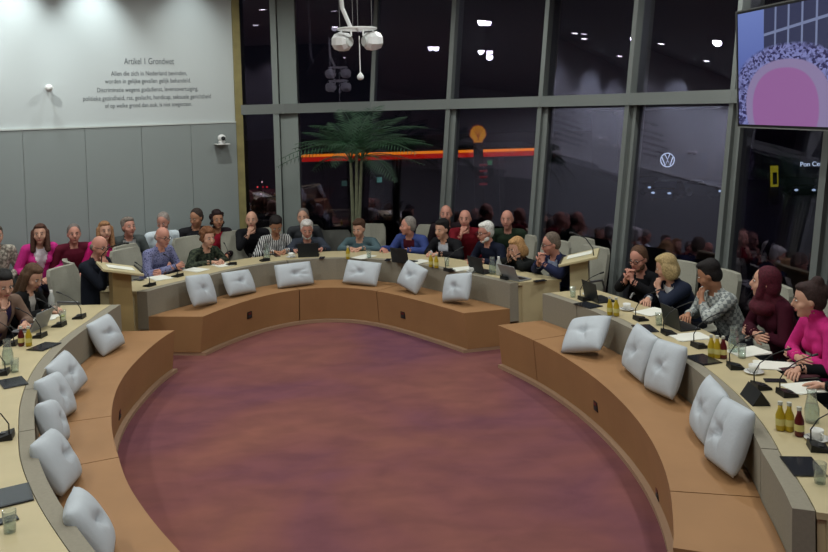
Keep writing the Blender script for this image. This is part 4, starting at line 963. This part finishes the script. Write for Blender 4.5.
bm = nb(); lathe(bm, [(.004, .05), (.02, .03), (.034, .012), (.036, -.012), (.024, -.03), (.006, -.036)][::-1], c=PX(359, 76.5), seg=14); obj('drop_bulb', bm, white_p, dr, True)
# ------------------------------------------------------------------ screen
tl = on_y(737, 11.5, 8.1); bl = on_y(737, 127.5, 8.1); hgt = tl.z-bl.z
dirs = (on_y(828, 129, 6.75)-bl); dirs.z = 0; ux = dirs.normalized(); uz = Vector((0, 0, 1)); un = ux.cross(uz)
if un.y > 0: un = -un
WT = hgt*1.75
t = thing('wall_screen', 'large lit screen at the top right showing the round room from above', 'screen', tuple(bl))
def scr(u, v, o=0): return ux*(u*WT)+uz*(v*hgt)+un*o
bm = nb(); loft(bm, [[scr(0, 0), scr(1, 0), scr(1, 1), scr(0, 1)], [scr(0, 0, -.07), scr(1, 0, -.07), scr(1, 1, -.07), scr(0, 1, -.07)]]); obj('housing', bm, mat('screen_housing', (120, 124, 122), rough=.4), t)
def patch(name, poly, m, o, par=None):
    bm = nb(); f = bm.faces.new([bm.verts.new(scr(u, v, o)) for u, v in poly]); bm.normal_update()
    me = bpy.data.meshes.new(name); bm.to_mesh(me); bm.free(); me.materials.append(m); return link_mesh(name, me, par or t)
patch('bezel', [(.008, .012), (.992, .012), (.992, .988), (.008, .988)], black_m, .001)
disp = bpy.data.materials.new('screen_picture'); disp.use_nodes = True; nt = disp.node_tree; b_ = nt.nodes['Principled BSDF']; b_.inputs['Base Color'].default_value = (.01, .01, .012, 1); b_.inputs['Roughness'].default_value = .3
uvs = {'bg': (74, 86, 150)}
dp = patch('display', [(.022, .03), (.978, .03), (.978, .97), (.022, .97)], disp, .002)
# the picture itself: an emissive image made of nodes in the panel's own UV
me = dp.data; uvl = me.uv_layers.new(name='UVMap'); cs = [(0, 0), (1, 0), (1, 1), (0, 1)]
for i, l in enumerate(me.loops): uvl.data[l.index].uv = cs[l.vertex_index]
N = nt.nodes; L = nt.links; uv = N.new('ShaderNodeUVMap'); uv.uv_map = 'UVMap'; sp = N.new('ShaderNodeSeparateXYZ'); L.new(uv.outputs[0], sp.inputs[0])
def mth(op, a, b=None, clamp=False):
    n = N.new('ShaderNodeMath'); n.operation = op; n.use_clamp = clamp
    for i, x in enumerate((a, b)):
        if x is None: continue
        if isinstance(x, (int, float)): n.inputs[i].default_value = x
        else: L.new(x, n.inputs[i])
    return n.outputs[0]
def mixc(f, a, b):
    n = N.new('ShaderNodeMix'); n.data_type = 'RGBA'
    if isinstance(f, (int, float)): n.inputs[0].default_value = f
    else: L.new(f, n.inputs[0])
    for k, x in ((6, a), (7, b)):
        if isinstance(x, tuple): n.inputs[k].default_value = (*srgb(x), 1)
        else: L.new(x, n.inputs[k])
    return n.outputs[2]
U, Vv = sp.outputs[0], sp.outputs[1]
def ell_mask(cx, cy, rx, ry, soft_=.08):
    d = mth('ADD', mth('POWER', mth('ABSOLUTE', mth('DIVIDE', mth('SUBTRACT', U, cx), rx)), 2.3), mth('POWER', mth('ABSOLUTE', mth('DIVIDE', mth('SUBTRACT', Vv, cy), ry)), 2.3))
    return mth('DIVIDE', mth('SUBTRACT', 1+soft_, d), soft_*2, True)
col = mixc(mth('MULTIPLY', Vv, 1.0, True), (58, 68, 140), (104, 122, 184))
win = mth('GREATER_THAN', U, .235); col = mixc(mth('MULTIPLY', win, mth('GREATER_THAN', Vv, .45)), col, (44, 48, 78))
bars = mth('GREATER_THAN', mth('FRACT', mth('MULTIPLY', mth('ADD', U, mth('MULTIPLY', Vv, -.03)), 9.5)), .86)
col = mixc(mth('MULTIPLY', mth('MULTIPLY', bars, win), mth('GREATER_THAN', Vv, .5)), col, (112, 122, 156))
tb = mth('LESS_THAN', mth('ABSOLUTE', mth('SUBTRACT', Vv, mth('ADD', mth('MULTIPLY', U, .16), .74))), .012); col = mixc(mth('MULTIPLY', tb, win), col, (112, 122, 156))
vo = N.new('ShaderNodeTexVoronoi'); vo.inputs['Scale'].default_value = 58; L.new(uv.outputs[0], vo.inputs['Vector'])
cr2 = N.new('ShaderNodeValToRGB'); L.new(vo.outputs['Color'], cr2.inputs['Fac']); e = cr2.color_ramp.elements; e[0].position = .3; e[0].color = (*srgb((38, 34, 78)), 1); e[1].position = .62; e[1].color = (*srgb((118, 122, 176)), 1)
col = mixc(ell_mask(.42, .20, .47, .48), col, cr2.outputs[0])
col = mixc(ell_mask(.41, .17, .34, .385, .04), col, (132, 118, 156))
col = mixc(ell_mask(.395, .15, .265, .335, .05), col, (140, 92, 146))
L.new(col, b_.inputs['Emission Color']); b_.inputs['Emission Strength'].default_value = .95
bm = nb(); q0 = scr(.5, .5, -.07); tube(bm, [q0, q0-un*.15, q0-un*.15+Vector((0, 0, CEIL-(bl.z+hgt*.5)))], .03); obj('ceiling_bracket', bm, frame_m, t)
# ------------------------------------------------------------------ palm
pc = on_y(352, 160, 12.45); t = thing('potted_palm', 'tall potted palm with arching fronds in front of the dark window', 'plant', (pc.x, pc.y, 0))
leaf_m = mat('palm_leaf', (44, 76, 52), rough=.55, noise=.3, nscale=9); trunk_m = mat('palm_trunk', (96, 100, 80), rough=.8, noise=.2, nscale=14)
bm = nb(); lathe(bm, [(.20, 0), (.25, .42), (.22, .42), (.21, .36)], seg=24); obj('pot', bm, mat('pot_grey', (70, 70, 68)), t)
cz = pc.z+.38
tops = []
for k, (dx, dz) in enumerate(((-.02, -.42), (.07, -.30), (.14, -.38))):
    bm = nb(); tube(bm, [(dx*.3, .02*k, .36), (dx*.6, 0, cz*.5), (dx, 0, cz+dz)], [.035, .028, .02]); obj('trunk', bm, trunk_m, t); tops.append(Vector((dx, 0, cz+dz)))
fr_ = random.Random(4)
for k in range(30):
    o = tops[k % 3]; az = k*2.399+.3; el = fr_.uniform(.35, 1.45); ln = fr_.uniform(.9, 1.3); pts = []
    for j in range(9):
        u = j/8; pts.append(o+Vector((math.cos(az)*math.cos(el)*ln*u+math.cos(az)*.35*u*u*ln, (math.sin(az)*math.cos(el)*ln*u+math.sin(az)*.35*u*u*ln)*.42, math.sin(el)*ln*u-(.35+.35*math.cos(el))*u*u*ln)))
    bm = nb(); tube(bm, pts, [.009*(1-.7*j/8) for j in range(9)], 5); side = Vector((-math.sin(az), math.cos(az)*.42, 0)).normalized()
    for j in range(1, 21):
        u = .12+.88*j/20; i = min(7, int(u*8)); q = pts[i].lerp(pts[i+1], u*8-i); dr = (pts[i+1]-pts[i]).normalized()
        for sg in (-1, 1):
            l_ = .24*math.sin(PI*min(1, u*.85+.12))+.04; tip = q+(dr*.75+side*sg*.8+Vector((0, 0, -.30))).normalized()*l_; w_ = .007; m_ = q.lerp(tip, .45)+Vector((0, 0, .01))
            a_ = bm.verts.new(q); b2 = bm.verts.new(m_+dr*w_); c_ = bm.verts.new(tip); d_ = bm.verts.new(m_-dr*w_); e1 = bm.verts.new(m_+Vector((0, 0, -.004)))
            for f_ in ((a_, b2, e1), (b2, c_, e1), (c_, d_, e1), (d_, a_, e1)): bm.faces.new(f_)
    obj('frond', bm, leaf_m, t)
# ------------------------------------------------------------------ night outside
G = -5.0
def at_y(px, py, Y): return on_y(px, py, Y)
a = at_y(290, 157.5, 48); b = at_y(536, 151.5, 48); zc = (a.z+b.z)/2-G; hh = .30
t = thing('fuel_station_canopy', 'long canopy edge glowing orange and red across the dark beyond the windows', 'canopy', ((a.x+b.x)/2, 48, G)); X0 = a.x-t.location.x; X1 = b.x-t.location.x
bm = nb(); box(bm, ((X0+X1)/2, 3, zc), (X1-X0, 6, .55)); obj('canopy_roof', bm, mat('canopy_dark', (40, 40, 42)), t)
bm = nb(); box(bm, ((X0+X1)/2, -.03, zc-.09), (X1-X0, .05, .30)); obj('red_band', bm, emis('sign_red', (200, 26, 10), .75), t)
bm = nb(); box(bm, ((X0+X1)/2, -.04, zc+.10), (X1-X0, .05, .15)); obj('orange_band', bm, emis('sign_orange', (255, 140, 30), 1.1), t)
for u in (.12, .42, .62, .88):
    bm = nb(); box(bm, (X0+(X1-X0)*u, 3, zc/2-.1), (.3, .3, zc-.3)); obj('canopy_post', bm, mat('post_grey', (70, 72, 74)), t)
for k, (px, py, c, st) in enumerate(((380, 186, (120, 200, 190), .35), (490, 166, (60, 190, 120), .25), (345, 190, (90, 140, 130), .2), (455, 182, (150, 150, 150), .2))):
    q = on_z(px, py+9, G); t2 = thing('fuel_pump', ['pale lit fuel pump under the canopy right of the palm', 'green lit fuel pump under the canopy by the yellow shell', 'dim fuel pump behind the palm', 'dim grey fuel pump under the canopy between the windows'][k], 'fuel pump', (q.x, q.y, G), 0, 'fuel pumps under the canopy')
    bm = nb(); box(bm, (0, 0, .9), (.7, .5, 1.8), bev=.05); obj('housing', bm, mat('pump_dark', (45, 50, 52)), t2); bm = nb(); box(bm, (0, -.26, 1.35), (.45, .02, .45)); obj('lit_panel', bm, emis('pump_light%d' % k, c, st), t2)
# shell shaped pole sign
q = at_y(478, 134, 45); t = thing('shell_pole_sign', 'glowing yellow scallop shell sign on a pole beyond the windows', 'sign', (q.x, q.y, G)); q.z -= G; R_ = 9.0*45/F_PX
def scallop(r):
    pts = []; n = 7
    for k in range(n*6+1):
        a = PI*(-.12)+(PI*1.24)*k/(n*6); w_ = 1+.07*abs(math.sin(k/6*PI)); pts.append((math.cos(a)*r*w_*.92, math.sin(a)*r*w_))
    pts += [(-r*.55, -r*.75), (-r*.5, -r*1.05), (r*.5, -r*1.05), (r*.55, -r*.75)]; return pts
def flat(name, poly, y0, y1, m, z=q.z, par=None):
    bm = nb(); loft(bm, [[Vector((x, y0, z+v)) for x, v in poly], [Vector((x, y1, z+v)) for x, v in poly]]); return obj(name, bm, m, par or t)
flat('shell_rim', scallop(R_), 0, .25, emis('shell_red', (190, 50, 20), .25)); flat('shell_face', scallop(R_*.88), -.05, 0, emis('shell_yellow', (235, 160, 30), .62))
for k in range(-2, 3):
    a = PI/2+k*.36; bm = nb(); tube(bm, [Vector((k*.05*R_, -.06, q.z-R_*.7)), Vector((math.cos(a)*R_*.78, -.06, q.z+math.sin(a)*R_*.78))], .018, 5); obj('shell_rib', bm, emis('shell_red2', (200, 70, 20), .4), t)
bm = nb(); box(bm, (0, .12, (q.z-R_)/2), (.5, .25, q.z-R_)); obj('pole', bm, mat('post_grey', (70, 72, 74)), t)
for z_ in (165, 171, 177, 184):
    h_ = at_y(483, z_, 45); bm = nb(); box(bm, (h_.x-q.x+.02, -.02, h_.z-G), (.42, .06, .13)); obj('price_panel', bm, emis('price_red', (150, 22, 40), .3), t)
# round VW sign and letters on the dealer's dark building
sign_e = emis('sign_white', (205, 225, 255), 1.25)
Yb = 78
a = at_y(630, 200, Yb); b = at_y(900, 200, Yb)
t = thing('dealer_building', 'dark car dealer building far beyond the right windows', 'building', ((a.x+b.x)/2+4, Yb+6, G))
bm = nb(); box(bm, (0, 0, 3.2), (b.x-a.x+10, 11, 6.4)); obj('wall', bm, mat('dealer_wall', (26, 26, 34)), t)
bm = nb(); box(bm, (0, 0, 6.5), (b.x-a.x+10.6, 11.6, .3)); obj('roof', bm, mat('dealer_roof', (18, 18, 22)), t)
for k in range(8):
    bm = nb(); box(bm, (-15+k*4.2, -5.53, 1.5), (3.4, .05, 2.2)); obj('show_window', bm, mat('show_window_%d' % (k % 2), (34, 42, 60) if k % 2 else (28, 30, 40), rough=.1), t)
q = at_y(667.5, 160, Yb-.2); rr = 6.8*Yb/F_PX
t = thing('round_logo_sign', 'round lit white V over W emblem sign beyond the right windows', 'sign', (q.x, q.y, q.z))
bm = nb(); tube(bm, [Vector((rr*math.cos(k_), 0, rr*math.sin(k_))) for k_ in np.linspace(0, 2*PI, 37)], rr*.075, 6); obj('ring', bm, sign_e, t)
def stroke(name, pts):
    bm = nb(); tube(bm, [Vector((x*rr, 0, z*rr)) for x, z in pts], rr*.08, 6); obj(name, bm, sign_e, t)
stroke('letter_v', [(-.38, .86), (0, .10), (.38, .86)]); stroke('letter_w', [(-.80, .42), (-.36, -.80), (0, -.02), (.36, -.80), (.80, .42)])
bm = nb(); ellipsoid(bm, (0, .1, 0), (rr*1.08, .06, rr*1.08), seg=28); obj('backing_disc', bm, mat('logo_backing', (14, 20, 42)), t)
p0 = at_y(800, 164.5, Yb-.2); me = text_mesh('Pon Center', 1.0, .05, 'LEFT'); wv = [v.co.x for v in me.vertices]; k = (at_y(828, 165, Yb-.2)-p0).length/((max(wv)-min(wv))*.92)
for v in me.vertices: v.co = Vector((v.co.x*k, -v.co.z, v.co.y*k*1.0))
me.materials.append(sign_e); o = link_mesh('lit_letters', me, None, p0); tag(o, 'white lit shop letters at the right edge beyond the windows', 'sign')
# yellow lit pillar, parked cars, lamps
q = at_y(773, 176, 60); t = thing('lit_pillar', 'narrow yellow lit pillar outside below the screen', 'sign', (q.x, q.y, G)); q.z -= G
bm = nb(); box(bm, (0, 0, q.z/2+.4), (.62, .4, q.z+.8), bev=.05); obj('pillar_body', bm, mat('pillar_dark', (40, 40, 30)), t)
bm = nb(); box(bm, (0, -.22, q.z), (.55, .03, 1.5)); obj('lit_panel', bm, emis('pillar_yellow', (200, 190, 40), .42), t)
bm = nb(); box(bm, (.03, -.245, q.z-.15), (.3, .02, .85)); obj('dark_motif', bm, mat('pillar_dark', (40, 40, 30)), t)
def car(px, py, Y, rz, colr, label, on=True):
    q = on_z(px, py+7, G); t = thing('parked_car', label, 'car', (q.x, q.y, G), rz, 'cars parked in the dark outside')
    bm = nb(); sec = [(-2.1, .35), (-2.1, .75), (-1.7, .92), (-1.0, .98), (-.5, 1.38), (.9, 1.40), (1.6, .98), (2.1, .88), (2.15, .4), (2.0, .28), (-2.0, .28)]
    loft(bm, [[Vector((x, y, z)) for x, z in sec] for y in (-.82, .82)]); soft(bm, .06); obj('body', bm, mat('car_%d' % colr[0], colr, rough=.25, spec=.7), t)
    for sx in (-1.3, 1.3):
        for sy in (-.78, .78): bm = nb(); capsule(bm, (sx, sy-.07, .32), (sx, sy+.07, .32), .31, .31, seg=16, cap=1); obj('wheel', bm, black_m, t)
    bm = nb(); loft(bm, [[Vector(v) for v in ((-.93, y, 1.0), (-.48, y, 1.33), (.85, y, 1.35), (1.45, y, 1.0))] for y in (-.835, .835)]); obj('side_windows', bm, mat('car_glass', (20, 24, 30), rough=.05, spec=.8), t)
    for sy in (-.6, .6): bm = nb(); ellipsoid(bm, (-2.08, sy, .68), (.06, .16, .09), seg=10); obj('headlight', bm, emis('headlight', (190, 215, 255), 1.1 if on else .2), t)
car(668, 192, 45, R(60), (70, 90, 120), 'blue-grey car with lit headlights outside, below the round logo'); car(708, 190, 50, R(110), (52, 60, 74), 'dark car outside right of the one below the round logo'); car(800, 189, 48, R(75), (60, 64, 80), 'dim car outside below the lit letters'); car(645, 186, 52, R(100), (90, 92, 98), 'pale car outside left of the one with lit headlights')
q = at_y(263, 186, 60); t = thing('traffic_light_post', 'distant post with small red and white lights seen through the narrow window', 'lights', (q.x, q.y, G))
bm = nb(); lathe(bm, [(.07, 0), (.05, q.z-G+.6)], seg=8); obj('post', bm, mat('post_grey', (70, 72, 74)), t)
for px, py, c in ((257.5, 187, (255, 90, 90)), (262, 182, (255, 200, 210)), (261, 194, (230, 200, 200)), (267, 187, (255, 40, 60)), (263, 187, (200, 20, 40))):
    u_ = at_y(px, py, 59.9); bm = nb(); ellipsoid(bm, u_-q+Vector((0, 0, q.z-G)), (.06, .03, .06), seg=8); obj('lamp', bm, emis('tl_%d_%d' % (c[0], c[1]), c, 1.0), t)
